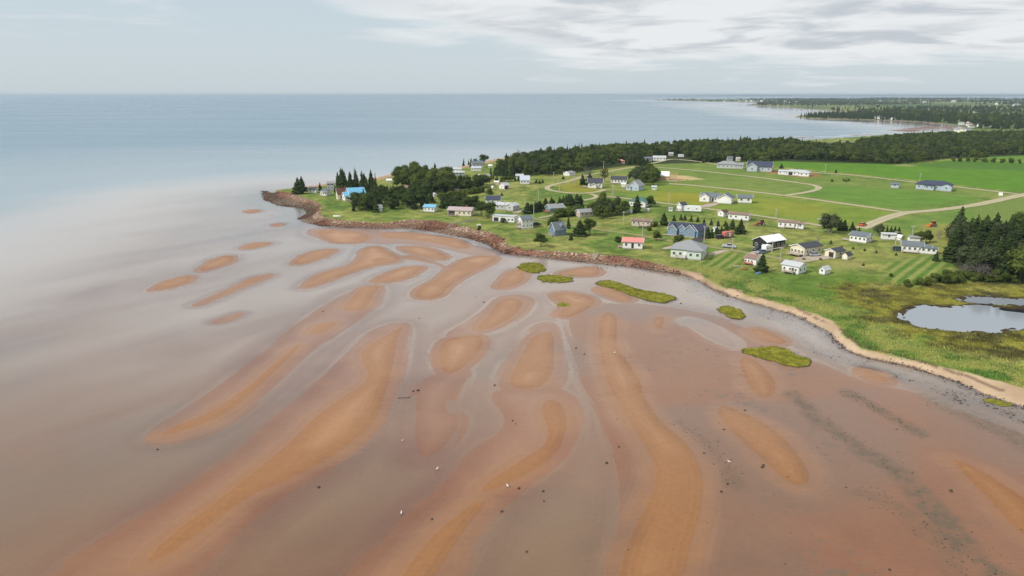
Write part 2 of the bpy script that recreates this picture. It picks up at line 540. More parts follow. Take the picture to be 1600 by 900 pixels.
zone([(920, 258), (1000, 253), (990, 262), (950, 268), (920, 266)], (0.17, 0.165, 0.035), 4, 0.7)
zone([(1415, 340), (1600, 312), (1640, 345), (1500, 360), (1440, 372), (1390, 358)], (0.085, 0.155, 0.025), 5, 0.8)
zone([(1440, 352), (1490, 350), (1500, 370), (1460, 382), (1430, 372)], (0.22, 0.20, 0.05), 3, 0.7)
CROP = [(1190, 250), (1300, 252), (1400, 257), (1430, 258), (1480, 251), (1560, 252), (1640, 256), (1660, 312), (1592, 301), (1430, 282), (1268, 266), (1200, 259)]
zone(CROP, (0.072, 0.158, 0.011), 1.5, 1.0, nz=1.0)
zone([(1425, 259), (1480, 252), (1640, 258), (1640, 272), (1560, 266), (1480, 264)], (0.055, 0.115, 0.016), 3, 0.8, nz=4)
zone([(1400, 258), (1430, 258), (1420, 261), (1395, 259)], (0.22, 0.2, 0.09), 2, 0.8)
zone([(1490, 246.5), (1540, 243), (1640, 242), (1640, 254), (1560, 250), (1510, 249)], (0.085, 0.16, 0.016), 1.5, 1.0)
zone([(1255, 228), (1275, 222), (1320, 219), (1345, 222), (1330, 228), (1290, 232)], (0.16, 0.17, 0.06), 3, 0.9)
zone([(1500, 205), (1580, 203), (1640, 206), (1640, 211), (1520, 211)], (0.15, 0.16, 0.05), 3, 0.9)
zone([(1270, 395), (1300, 395), (1420, 390), (1480, 400), (1400, 410), (1340, 416), (1280, 412)], (0.17, 0.18, 0.045), 4, 0.6)
zone([(1310, 408), (1345, 405), (1345, 416), (1310, 418)], (0.26, 0.22, 0.09), 2, 0.7)
zone([(1245, 430), (1330, 415), (1400, 440), (1340, 452), (1270, 462), (1190, 448)], (0.072, 0.130, 0.017), 5, 0.7, nz=8)
zone([(1036, 272), (1080, 277), (1100, 281), (1050, 284), (1030, 280)], (0.42, 0.31, 0.17), 2, 0.85)
zone([(1195, 266), (1280, 272), (1285, 277), (1250, 278), (1195, 270)], (0.22, 0.11, 0.045), 1.5, 0.9)
# mown strips
for pts, pxa, pxb, per in (([(1060, 408), (1150, 385), (1168, 402), (1160, 425), (1120, 440), (1090, 425)], (1100, 430), (1160, 392), 3.6),
                           ([(1385, 410), (1460, 398), (1490, 412), (1470, 432), (1440, 447), (1380, 436)], (1400, 438), (1450, 405), 3.6),
                           ([(1500, 318), (1620, 308), (1640, 345), (1540, 352)], (1500, 330), (1600, 345), 5.0)):
    s = sdf(PP(pts, 2.8), X, Y, 20)
    a, b = np.array(P(*pxa, 2.8)), np.array(P(*pxb, 2.8))
    nrm = np.array([-(b - a)[1], (b - a)[0]]) / np.hypot(*(b - a))
    ph = np.sin((X * nrm[0] + Y * nrm[1]) * 2 * math.pi / per + 1.2 * (nA - 0.5))
    st = lerp(c3(0.075, 0.155, 0.020), c3(0.23, 0.255, 0.070), sstep(ph, -0.6, 0.7))
    col = lerp(col, st, sstep(s, -2, 3) * 0.85)
# rank grass along the shore, marsh, bluff, beach
rank = lerp(c3(0.22, 0.23, 0.055), c3(0.08, 0.135, 0.024), sstep(nB, 0.45, 0.68))
band = (1 - sstep(g_dg, 6, 17)) * g_beach + (1 - g_beach) * (1 - sstep(g_dg, 0.5, 4)) * 0.9
col = lerp(col, rank, band * (Y < 620))
rough_right = (1 - sstep(sdf(PP([(1220, 470), (1300, 462), (1400, 510), (1470, 545), (1640, 570), (1640, 610), (1350, 548)], 1.2), X, Y, 40), -25, -2))
lush = sstep(nB * 0.5 + nA * 0.5, 0.42, 0.58) * sstep(-g_dg, -9, -1) * g_beach
col = lerp(col, c3(0.075, 0.165, 0.022), lush * 0.5 * (X > 70))
mar = lerp(c3(0.150, 0.142, 0.022), c3(0.085, 0.080, 0.022), sstep(nB, 0.52, 0.70))
mar = lerp(mar, c3(0.21, 0.20, 0.055), sstep(nA, 0.50, 0.68) * 0.8)
mar = mar * (0.7 + 0.7 * sstep(mott, 0.3, 0.7))[:, None]
col = lerp(col, mar, sstep(g_ms + (nB - 0.5) * 14, -3, 4))
col = lerp(col, c3(0.045, 0.030, 0.012), sstep(g_pd, -1.6, -0.2) * (g_ms > -10))
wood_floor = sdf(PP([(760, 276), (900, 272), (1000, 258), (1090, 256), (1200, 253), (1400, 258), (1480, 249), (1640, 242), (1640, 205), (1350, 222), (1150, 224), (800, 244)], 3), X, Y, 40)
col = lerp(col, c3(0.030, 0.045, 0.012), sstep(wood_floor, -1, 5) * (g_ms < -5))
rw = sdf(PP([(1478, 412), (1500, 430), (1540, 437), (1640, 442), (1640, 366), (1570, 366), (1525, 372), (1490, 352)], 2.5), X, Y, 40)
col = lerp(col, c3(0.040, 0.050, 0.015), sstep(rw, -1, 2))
far = sstep(Y, 1150, 1350)
bk = (1 - sstep(g_dt, 4, 14)) * (Y > 470) * (Y < 900) * (X < 330)
col = lerp(col, c3(0.40, 0.26, 0.18), bk)
farc = lerp(c3(0.075, 0.120, 0.030), c3(0.165, 0.185, 0.060), sstep(fbm(X / 260, Y / 420, 91, 3), 0.45, 0.60))
col = lerp(col, farc, far)
bl = sstep(-g_dg, -0.3, 0.5) * (g_dt > -1)
sand = lerp(c3(0.38, 0.27, 0.17), c3(0.48, 0.35, 0.23), sstep(nB, 0.3, 0.7))
clay = lerp(c3(0.17, 0.075, 0.045), c3(0.25, 0.125, 0.08), sstep(nB, 0.35, 0.65))
bankc = lerp(clay, sand, g_beach)
bankc = lerp(bankc, c3(0.105, 0.075, 0.045) * (0.6 + 0.8 * nB[:, None]), g_tip * sstep(-g_dt, -14, -6))
col = lerp(col, bankc, bl)
wrack = (np.abs(g_dt - 2.6 + (nA - 0.5) * 4) < 0.45) * g_beach * (nB > 0.45)
col = lerp(col, c3(0.12, 0.075, 0.05), wrack * 0.7)
land_col = col

# tidal flat colours: damp sand, drier crests, dark muddy margin, weed stains
wetc = lerp(c3(0.212, 0.100, 0.060), c3(0.280, 0.146, 0.092), sstep(nA * 0.6 + nB * 0.4, 0.35, 0.65))
wetc = lerp(wetc, c3(0.255, 0.126, 0.062), 0.8 * sstep(nC, 0.42, 0.62))
wetc = lerp(wetc, c3(0.205, 0.145, 0.115), 0.6 * sstep(fbm(X / 40, Y / 40, 97, 3), 0.50, 0.66))
wetc = lerp(wetc, c3(0.315, 0.180, 0.122) * (0.9 + 0.2 * nB[:, None]), 0.8 * g_damp)
fc = lerp(wetc, c3(0.335, 0.198, 0.124), g_soft)
fc = lerp(fc, c3(0.43, 0.272, 0.182), 0.75 * sstep(gz, 0.14, 0.26) * sstep(nB, 0.35, 0.6))
pale_edge = np.exp(-((gz + 0.014) / 0.016) ** 2) * (g_soft < 0.4)
fc = lerp(fc, c3(0.46, 0.37, 0.31), 0.5 * pale_edge * sstep(nA, 0.30, 0.6) * (0.2 + 0.8 * sstep(Y, 110, 190)))
fc = lerp(fc, c3(0.285, 0.190, 0.112), 0.75 * sstep(-gz, 0.04, 0.25))
# near sand darkened and browned: vignette and weaker sky reflection painted into its colour
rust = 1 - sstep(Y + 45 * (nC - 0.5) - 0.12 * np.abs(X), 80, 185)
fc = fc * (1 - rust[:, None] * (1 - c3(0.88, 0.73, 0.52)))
fc = fc * (0.95 - 0.07 * (1 - np.maximum(g_damp, g_soft))[:, None] * c3(0.6, 1.0, 1.1))
mud_w = 4.5 + 5.0 * g_beach
mud = sstep(g_dt + mud_w + (nB - 0.5) * 6, -1.5, 2.0) * (Y < 460)
fc = lerp(fc, c3(0.070, 0.045, 0.038) * (0.6 + 0.9 * nB[:, None]), mud * 0.9)
tipd = sstep(g_dt + 16 + (nB - 0.5) * 14, 0, 6) * g_tip
fc = lerp(fc, c3(0.085, 0.070, 0.032) * (0.6 + 0.8 * nB[:, None]), tipd * 0.8)
WEED = [([(1240, 615), (1270, 650), (1330, 690), (1400, 735), (1460, 800), (1540, 880), (1600, 930)], 3.2, 1.0),
        ([(1320, 612), (1360, 632), (1410, 660), (1440, 680)], 2.0, 0.8), ([(1450, 620), (1520, 650), (1600, 690), (1680, 740)], 4.0, 0.8),
        ([(1060, 660), (1100, 690), (1130, 720), (1150, 760)], 2.0, 0.45), ([(1340, 770), (1400, 790), (1480, 850), (1500, 900)], 3.0, 0.5)]


def dist_line(pts, X, Y):
    d2 = np.full(X.shape, 1e18)
    for (ax, ay), (bx, by) in zip(pts[:-1], pts[1:]):
        ex, ey = bx - ax, by - ay
        t = np.clip(((X - ax) * ex + (Y - ay) * ey) / (ex * ex + ey * ey), 0, 1)
        d2 = np.minimum(d2, (X - ax - ex * t) ** 2 + (Y - ay - ey * t) ** 2)
    return np.sqrt(d2)


fine = fbm(X / 1.1, Y / 1.1, 77, 3)
for pts, wd, amt in WEED:
    d = dist_line(PP(pts, 0), X, Y) + (nB - 0.5) * 4
    k = sstep(-d, -wd, -wd * 0.2) * amt
    fc = lerp(fc, c3(0.105, 0.062, 0.026), k * (0.45 + 0.5 * sstep(fine, 0.42, 0.64)))
spot = sstep(fbm(X / 14, Y / 14, 95, 2), 0.55, 0.75) * sstep(fine, 0.60, 0.68) * (g_soft < 0.1) * sstep(X, 10, 50)
fc = lerp(fc, c3(0.10, 0.085, 0.055), 0.6 * spot)
far_flat = sstep(Y, 560, 700)
fc = lerp(fc, c3(0.20, 0.125, 0.095), far_flat)
# open bars on the far bay
bays = np.zeros_like(X)
for p in ([(1145, 221), (1180, 217.5), (1230, 215), (1275, 212.5), (1285, 213.6), (1240, 217), (1190, 220.5)],
          [(1290, 214), (1340, 210.5), (1400, 208.5), (1390, 210), (1330, 213)],
          [(1380, 204), (1440, 198), (1490, 197), (1512, 203), (1470, 203.5), (1420, 206.5)],
          [(1260, 188.5), (1400, 190), (1470, 194), (1500, 199), (1440, 193), (1380, 190.5)]):
    bays = np.maximum(bays, sstep(sdf(PP(p, 0), X, Y, 300), -6, 12))
add = bays * (g_dt < 0) * (Y > 700) * (0.16 + 0.6 * (fbm(X / 60, Y / 25, 33, 3) - 0.35))
zf = GZ.ravel()
zf = np.where((g_dt < 0) & (Y > 620), np.maximum(zf, -0.35 * np.clip((np.maximum(-g_dt, 0) / 60) ** 1.4, 0.3, 80) - 30 * sstep(-X, -800, -150)), zf)
zf = np.where(add > 0.001, np.maximum(zf, -0.2) + add, zf)
GZ = zf.reshape(GX.shape)
gz = zf
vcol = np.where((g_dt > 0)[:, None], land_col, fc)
wet = np.where(g_dt > 0, 0.0, 1 - sstep(gz, 0.015, 0.10))
wet = np.maximum(wet, np.where((g_dt > -1) & (g_dt < 1.5), 0.5, 0))


def ground_material():
    m = bpy.data.materials.new('shore_ground')
    m.use_nodes = True
    t = NT(m.node_tree)
    c = t.n('ShaderNodeAttribute', attribute_name='gcol').outputs['Color']
    wt = t.n('ShaderNodeAttribute', attribute_name='wet').outputs['Fac']
    gr = t.n('ShaderNodeAttribute', attribute_name='turf').outputs['Fac']
    pos = t.n('ShaderNodeNewGeometry').outputs['Position']
    n1 = t.noise(pos, 0.9, 6, 0.65)
    n2 = t.noise(pos, 3.5, 4, 0.6)
    amp = t.m('ADD', t.m('MULTIPLY', gr, 0.80), 0.16)
    f = t.m('ADD', 1.0, t.m('MULTIPLY', t.m('SUBTRACT', t.m('ADD', t.m('MULTIPLY', n1, 0.6), t.m('MULTIPLY', n2, 0.4)), 0.5), t.m('MULTIPLY', amp, 2.0)))
    c2 = t.n('ShaderNodeVectorMath', {0: c, 3: f}, operation='SCALE').outputs[0]
    rg = t.m('SUBTRACT', 0.92, t.m('MULTIPLY', wt, 0.62))
    # ripple marks in the sand run roughly across the flats
    mp = t.n('ShaderNodeMapping', {'Vector': pos, 'Rotation': (0, 0, R(28)), 'Scale': (0.25, 2.6, 1)}).outputs[0]
    rip = t.noise(mp, 1.4, 3, 0.5, 0.5)
    h = t.m('ADD', t.m('MULTIPLY', rip, t.m('SUBTRACT', 1.0, gr)), t.m('MULTIPLY', n2, t.m('MULTIPLY', gr, 4.0)))
    bp = t.n('ShaderNodeBump', {'Height': h, 'Strength': 0.6, 'Distance': 0.08})
    b = t.n('ShaderNodeBsdfPrincipled', {'Base Color': c2, 'Roughness': rg, 'Normal': bp.outputs[0], 'Specular IOR Level': t.m('ADD', 0.12, t.m('MULTIPLY', wt, 0.38))})
    t.n('ShaderNodeOutputMaterial', {0: b.outputs[0]})
    return m


MAT_G = ground_material()
nr = len(rows)
ii, jj = np.meshgrid(np.arange(nr - 1), np.arange(NT_ - 1), indexing='ij')
q = np.stack([ii * NT_ + jj, ii * NT_ + jj + 1, (ii + 1) * NT_ + jj + 1, (ii + 1) * NT_ + jj], -1).reshape(-1, 4)
qz = gz[q].max(1)
qd = g_dt[q].mean(1)
turf = np.where((g_dg > -0.3) & (g_dt > 0), 1.0, 0.12)
V3 = np.stack([X, Y, gz], 1)


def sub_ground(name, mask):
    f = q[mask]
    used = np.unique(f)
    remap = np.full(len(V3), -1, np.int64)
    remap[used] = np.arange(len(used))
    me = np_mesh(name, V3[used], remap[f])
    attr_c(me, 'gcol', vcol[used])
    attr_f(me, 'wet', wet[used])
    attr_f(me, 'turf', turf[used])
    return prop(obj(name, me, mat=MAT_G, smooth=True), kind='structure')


qg = g_dg[q].mean(1)
qn = GY.ravel()[q].mean(1) < 560
sub_ground('land', (qd >= 0) & ~((qg < 0) & qn))
sub_ground('beach', (qd >= 0) & (qg < 0) & qn)
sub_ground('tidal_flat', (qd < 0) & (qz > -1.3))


# ---------------------------------------------------------------- sea
def water_material(name, deep, mid, silt, rough_near, rough_far, bump_amt=1.0, clarity=3.2, dull_silt=None):
    m = bpy.data.materials.new(name)
    m.use_nodes = True
    t = NT(m.node_tree)
    dep = t.n('ShaderNodeAttribute', attribute_name='depth').outputs['Fac']
    pos = t.n('ShaderNodeNewGeometry').outputs['Position']
    off = t.ss(dep, 0.2, 4.0)
    vast = t.ss(dep, 1.5, 12.0)
    w1 = t.noise(pos, 1.6, 4, 0.6)
    mp = t.n('ShaderNodeMapping', {'Vector': pos, 'Rotation': (0, 0, R(-25)), 'Scale': (0.10, 0.55, 1)}).outputs[0]
    w2 = t.noise(mp, 1.0, 4, 0.6, 0.6)
    patch = t.noise(t.n('ShaderNodeMapping', {'Vector': pos, 'Rotation': (0, 0, R(-15)), 'Scale': (0.0016, 0.007, 1)}).outputs[0], 1.0, 4, 0.55, 0.8)
    h = t.m('ADD', t.m('MULTIPLY', w1, 0.25), t.m('MULTIPLY', w2, t.m('ADD', 0.15, t.m('MULTIPLY', off, 1.6))))
    bp = t.n('ShaderNodeBump', {'Height': h, 'Strength': 0.8 * bump_amt, 'Distance': 0.16})
    k = t.m('SUBTRACT', 1.0, t.m('POWER', 2.718, t.m('MULTIPLY', dep, -clarity)))
    py_ = t.n('ShaderNodeSeparateXYZ', {0: pos}).outputs[1]
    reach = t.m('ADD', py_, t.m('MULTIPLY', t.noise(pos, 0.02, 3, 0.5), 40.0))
    bed = t.mix(t.ss(reach, 90, 230), dull_silt or silt, silt)  # silt painted dull near and pale far, standing in for sky reflection
    tint = t.mix(vast, t.mix(t.ss(dep, 0.2, 1.5), bed, mid), deep)
    body = t.n('ShaderNodeBsdfDiffuse', {0: tint})
    clr = t.n('ShaderNodeBsdfTransparent', {0: (0.96, 0.97, 0.95, 1)})
    under = t.n('ShaderNodeMixShader', {0: k, 1: clr.outputs[0], 2: body.outputs[0]})
    rg = t.m('ADD', rough_near, t.m('MULTIPLY', t.m('MULTIPLY', off, t.ss(patch, 0.35, 0.65, 0.6, 1.25)), rough_far - rough_near))
    gl = t.n('ShaderNodeBsdfGlossy', {0: (1, 1, 1, 1), 'Roughness': rg, 'Normal': bp.outputs[0]})
    bf = t.n('ShaderNodeNewGeometry').outputs['Backfacing']
    ior = t.m('ADD', 1.333, t.m('MULTIPLY', bf, 1 / 1.333 - 1.333))
    fr = t.n('ShaderNodeFresnel', {0: ior, 'Normal': bp.outputs[0]})
    fk = t.m('MINIMUM', fr.outputs[0], t.m('SUBTRACT', t.m('SUBTRACT', 1.0, t.m('MULTIPLY', off, 0.50)), t.m('MULTIPLY', vast, 0.14)))
    s = t.n('ShaderNodeMixShader', {0: fk, 1: under.outputs[0], 2: gl.outputs[0]})
    t.n('ShaderNodeOutputMaterial', {0: s.outputs[0]})
    return m


wr = list(rows[::2])
while wr[-1] < 42000:
    wr.append(wr[-1] * 1.15)
wr = np.array(wr)
wt_ = np.concatenate([np.linspace(-2.2, -1.0, 25), ts[::2], np.linspace(1.16, 2.2, 20)])
WX = wr[:, None] * wt_[None, :]
WY = np.repeat(wr[:, None], len(wt_), 1)
dep = np.full(WX.shape, 25.0)
nk = len(rows[::2])
dep[:nk, 25:25 + len(ts[::2])] = -GZ[::2, ::2]
far_dep = 0.15 + (lambda e_: 0.0045 * np.maximum(e_ - 12, 0) + 0.00003 * np.maximum(e_, 0) ** 2)(-sdf(FLATS, WX.ravel(), WY.ravel(), 3000)).reshape(WX.shape)
dep[:nk, :25] = np.minimum(far_dep, 25)[:nk, :25]
dep[:nk, 25 + len(ts[::2]):] = -3.0
dep[nk:, :] = 25.0
ni, nj = WX.shape
ii, jj = np.meshgrid(np.arange(ni - 1), np.arange(nj - 1), indexing='ij')
wq = np.stack([ii * nj + jj, ii * nj + jj + 1, (ii + 1) * nj + jj + 1, (ii + 1) * nj + jj], -1).reshape(-1, 4)
wq = wq[dep.ravel()[wq].max(1) > -0.05]
used = np.unique(wq)
rm = np.full(WX.size, -1, np.int64)
rm[used] = np.arange(len(used))
me = np_mesh('sea', np.stack([WX.ravel(), WY.ravel(), np.zeros(WX.size)], 1)[used], rm[wq])
attr_f(me, 'depth', np.maximum(dep.ravel()[used], 0))
MAT_SEA = water_material('sea_water', (0.140, 0.225, 0.285), (0.230, 0.292, 0.325), (0.620, 0.535, 0.480), 0.05, 0.30, clarity=2.3, dull_silt=(0.345, 0.225, 0.125))
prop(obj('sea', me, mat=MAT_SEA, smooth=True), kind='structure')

MAT_POND = water_material('pond_water', (0.29, 0.32, 0.365), (0.29, 0.32, 0.365), (0.27, 0.30, 0.33), 0.03, 0.05, 0.3)
for poly in (POND1, POND2, POND3):
    c = poly.mean(0)
    ring = c + (poly - c) * 1.0
    nrm = (ring - c) / np.linalg.norm(ring - c, axis=1)[:, None]
    ring = ring + nrm * 2.5
    me = bpy.data.meshes.new('pond')
    a2 = np.sum(ring[:, 0] * np.roll(ring[:, 1], -1) - np.roll(ring[:, 0], -1) * ring[:, 1])
    ring = ring if a2 > 0 else ring[::-1]
    me.from_pydata([(x, y, 0.80) for x, y in ring] + [(c[0], c[1], 0.80)], [], [(i, (i + 1) % len(ring), len(ring)) for i in range(len(ring))])
    attr_f(me, 'depth', np.full(len(ring) + 1, 0.8))
    prop(obj('pond', me, mat=MAT_POND), kind='structure')

# ---------------------------------------------------------------- far shore on the horizon
mb = MB()
n = 90
for i in range(n):
    f0, f1 = i / n, (i + 1) / n
    def pr(f):
        x = 3500 + f * 26000
        y = 21500 - 2500 * f
        h = (30 + 9 * math.sin(f * 21) + 5 * math.sin(f * 57)) * min(1, f * 7 + 0.05)
        return x, y, h
    (xa, ya, ha), (xb, yb, hb) = pr(f0), pr(f1)
    k = len(mb.v)
    mb.v += [(xa, ya, -1), (xb, yb, -1), (xb, yb + 500, hb), (xa, ya + 500, ha), (xb, yb + 3000, -1), (xa, ya + 3000, -1)]
    mb.f += [(k, k + 1, k + 2, k + 3), (k + 3, k + 2, k + 4, k + 5)]
prop(obj('distant_hills', mb.mesh('distant_hills'), mat=paint('distant_woods', (0.045, 0.075, 0.045), 0.95, 0.4, 0.002)), kind='structure')
# ================================================================ roads and yards
M_GRAVEL = paint('gravel_road', (0.47, 0.40, 0.28), 0.95, 0.3, 0.35, 0.1, bump=0.02)
M_DRIVE = paint('gravel_drive', (0.40, 0.33, 0.27), 0.95, 0.25, 0.5, 0.1, bump=0.02)
M_TRACK = paint('grass_track', (0.32, 0.27, 0.14), 0.95, 0.35, 0.6, 0.1)
M_ASPH = paint('asphalt', (0.065, 0.058, 0.060), 0.9, 0.2, 0.8, 0.2)


def tone_material(name, rough=0.85, attr='tone'):
    m = bpy.data.materials.new(name)
    m.use_nodes = True
    t = NT(m.node_tree)
    c = t.n('ShaderNodeAttribute', attribute_name=attr).outputs['Color']
    n1 = t.noise(t.n('ShaderNodeNewGeometry').outputs['Position'], 1.3, 5, 0.65)
    c2 = t.n('ShaderNodeVectorMath', {0: c, 3: t.m('ADD', 0.6, t.m('MULTIPLY', n1, 0.8))}, operation='SCALE').outputs[0]
    b = t.n('ShaderNodeBsdfPrincipled', {'Base Color': c2, 'Roughness': rough, 'Specular IOR Level': 0.15})
    t.n('ShaderNodeOutputMaterial', {0: b.outputs[0]})
    return m


M_ROADT = tone_material('gravel_with_wheel_tracks', 0.95)


def strip(name, pts, width, mat, lift=0.06):
    p = np.array([G(x, y)[:2] for x, y in pts])
    for _ in range(2):
        a, b = p[:-1], p[1:]
        mid = np.stack([0.75 * a + 0.25 * b, 0.25 * a + 0.75 * b], 1).reshape(-1, 2)
        p = np.concatenate([p[:1], mid, p[-1:]])
    out = [p[0]]
    for a, b in zip(p[:-1], p[1:]):
        k = max(1, int(np.hypot(*(b - a)) / 3.0))
        out += [a + (b - a) * (i + 1) / k for i in range(k)]
    p = np.array(out)
    t = np.gradient(p, axis=0)
    t /= np.linalg.norm(t, axis=1)[:, None] + 1e-9
    nn = np.stack([-t[:, 1], t[:, 0]], 1)
    vs, fs = [], []
    offs = (-0.5, -0.38, -0.24, -0.08, 0.08, 0.24, 0.38, 0.5)
    nc_ = len(offs)
    for i, (c, nv) in enumerate(zip(p, nn)):
        wv = width * (0.9 + 0.2 * float(vnoise(np.array([i * 0.37]), np.array([3.3]), 5)[0]))
        for o_ in offs:
            x, y = c + nv * (wv * o_ + (random.uniform(-0.22, 0.22) if abs(o_) > 0.4 else 0))
            vs.append((x, y, Hq(x, y) + lift))
    for i in range(len(p) - 1):
        for j in range(nc_ - 1):
            k = i * nc_ + j
            fs.append((k, k + 1, k + nc_ + 1, k + nc_)[::-1])
    me = bpy.data.meshes.new(name)
    me.from_pydata(vs, [], fs)
    g_, d_ = {'gravel_road': ((0.47, 0.40, 0.28), 0.35), 'driveway': ((0.40, 0.33, 0.26), 0.3), 'grass_track': ((0.34, 0.29, 0.16), 0.8)}[name]
    turf_ = np.array([0.15, 0.175, 0.04])
    prof = np.array([1.0, 0.35, 0.0, d_, d_, 0.0, 0.35, 1.0])
    nz_ = fbm(np.array([v_[0] for v_ in vs]) / 4, np.array([v_[1] for v_ in vs]) / 4, 66, 3)
    k_ = np.clip(np.tile(prof, len(p)) * (0.45 + 1.1 * nz_), 0, 1)[:, None]
    attr_c(me, 'tone', np.array(g_)[None] * (0.85 + 0.3 * nz_[:, None]) * (1 - k_) + turf_[None] * k_)
    return prop(obj(name, me, mat=M_ROADT), kind='structure')


def yard(name, pts, mat, lift=0.06):
    p = smooth_poly([G(x, y)[:2] for x, y in pts], 2)
    if np.sum(p[:, 0] * np.roll(p[:, 1], -1) - np.roll(p[:, 0], -1) * p[:, 1]) < 0:
        p = p[::-1]
    c = p.mean(0)
    vs = []
    for k in (1.0, 0.66, 0.33):
        vs += [((c + (v_ - c) * k)[0], (c + (v_ - c) * k)[1]) for v_ in p]
    vs.append(tuple(c))
    n_ = len(p)
    fs = []
    for k in range(2):
        fs += [(k * n_ + i, k * n_ + (i + 1) % n_, (k + 1) * n_ + (i + 1) % n_, (k + 1) * n_ + i) for i in range(n_)]
    fs += [(2 * n_ + i, 2 * n_ + (i + 1) % n_, 3 * n_) for i in range(n_)]
    me = bpy.data.meshes.new(name)
    me.from_pydata([(x, y, Hq(x, y) + lift) for x, y in vs], [], fs)
    return prop(obj(name, me, mat=mat), kind='structure')


strip('gravel_road', [(1045, 287), (1100, 291), (1230, 305.5), (1330, 320), (1416, 332)], 4.6, M_GRAVEL, 0.07)
strip('gravel_road', [(1345, 357), (1370, 346), (1390, 339), (1416, 332), (1460, 329), (1510, 323), (1560, 313), (1600, 304), (1680, 290)], 6.5, M_GRAVEL, 0.09)
strip('gravel_road', [(1018, 261), (1060, 264), (1120, 270), (1190, 278), (1250, 286), (1276, 290), (1281, 295), (1265, 300), (1228, 305.5)], 4.2, M_GRAVEL, 0.11)
strip('gravel_road', [(1060, 249), (1090, 252), (1130, 259), (1200, 266), (1265, 269), (1340, 274), (1430, 285), (1510, 294), (1590, 303)], 4.5, M_GRAVEL, 0.08)
strip('gravel_road', [(880, 236.5), (1040, 249), (1010, 257), (985, 262), (945, 269), (915, 274), (890, 283), (858, 290), (853, 295), (866, 299), (905, 303), (935, 300), (945, 296)][2:], 3.8, M_GRAVEL, 0.08)
strip('gravel_road', [(1060, 249), (1045, 249), (1030, 253), (1010, 257)], 4.0, M_GRAVEL, 0.10)
strip('gravel_road', [(922, 303), (933, 306), (930, 310), (905, 314)], 3.2, M_GRAVEL, 0.10)
strip('gravel_road', [(932, 307), (960, 308), (985, 311), (1030, 317), (1080, 323), (1140, 331), (1210, 341), (1285, 353)], 3.6, M_GRAVEL, 0.12)
strip('grass_track', [(800, 334), (835, 342), (900, 352), (940, 360), (990, 366), (1048, 377), (1090, 382), (1130, 389), (1180, 397), (1230, 406), (1255, 409)], 2.6, M_TRACK, 0.07)
strip('driveway', [(1268, 405), (1255, 408), (1225, 410)], 5.0, M_DRIVE, 0.12)
yard('driveway', [(1230, 408), (1262, 397), (1300, 400), (1298, 405), (1265, 408), (1245, 411)], M_DRIVE, 0.10)
yard('driveway', [(1165, 401), (1175, 392), (1195, 392), (1194, 400), (1180, 405)], M_DRIVE, 0.12)
yard('driveway', [(1103, 397), (1125, 391), (1140, 391), (1128, 396), (1108, 400)], M_DRIVE, 0.10)
yard('driveway', [(1030, 389), (1048, 384), (1062, 386), (1045, 390)], M_DRIVE, 0.10)
yard('asphalt_driveway', [(1078, 376), (1095, 366), (1104, 367), (1101, 377), (1086, 382), (1076, 381)], M_ASPH, 0.10)
yard('driveway', [(1092, 322), (1110, 318), (1126, 317), (1118, 322), (1100, 325)], M_DRIVE, 0.13)
strip('driveway', [(805, 333), (812, 330), (822, 328)], 4.0, M_DRIVE, 0.10)
strip('driveway', [(842, 341), (856, 338), (868, 335)], 2.6, M_TRACK, 0.10)
yard('gravel_patch', [(1272, 342), (1290, 340), (1298, 341), (1285, 344)], M_DRIVE, 0.08)

# ================================================================ trees
def leaf_material(name, c0, c1, rough=0.85):
    m = bpy.data.materials.new(name)
    m.use_nodes = True
    t = NT(m.node_tree)
    rnd = t.n('ShaderNodeObjectInfo').outputs['Random']
    co = t.n('ShaderNodeTexCoord').outputs['Object']
    n1 = t.noise(co, 1.1, 4, 0.65)
    f = t.m('ADD', t.m('MULTIPLY', rnd, 0.45), t.m('MULTIPLY', t.ss(n1, 0.32, 0.68), 0.55))
    c = t.mix(f, c0, c1)
    d = t.n('ShaderNodeBsdfDiffuse', {0: c})
    tr = t.n('ShaderNodeBsdfTranslucent', {0: c})
    s = t.n('ShaderNodeMixShader', {0: 0.32, 1: d.outputs[0], 2: tr.outputs[0]})
    t.n('ShaderNodeOutputMaterial', {0: s.outputs[0]})
    return m


M_SPR = leaf_material('spruce_needles', (0.022, 0.040, 0.014), (0.078, 0.112, 0.036))
M_PIN = leaf_material('pine_needles', (0.025, 0.044, 0.012), (0.088, 0.120, 0.036))
M_DEC = leaf_material('broad_leaves', (0.042, 0.072, 0.015), (0.165, 0.200, 0.048))
M_PALE = leaf_material('pale_leaves', (0.045, 0.062, 0.026), (0.105, 0.125, 0.060))
M_AUT = leaf_material('autumn_leaves', (0.075, 0.070, 0.018), (0.145, 0.115, 0.035))
M_MAR = leaf_material('maroon_leaves', (0.10, 0.012, 0.022), (0.20, 0.030, 0.045))
M_DEAD = leaf_material('bare_twigs', (0.13, 0.115, 0.10), (0.22, 0.20, 0.175))
M_BARK = paint('bark', (0.10, 0.075, 0.055), 0.95, 0.4, 3.0)
M_BARKG = paint('grey_bark', (0.30, 0.28, 0.25), 0.95, 0.3, 3.0)


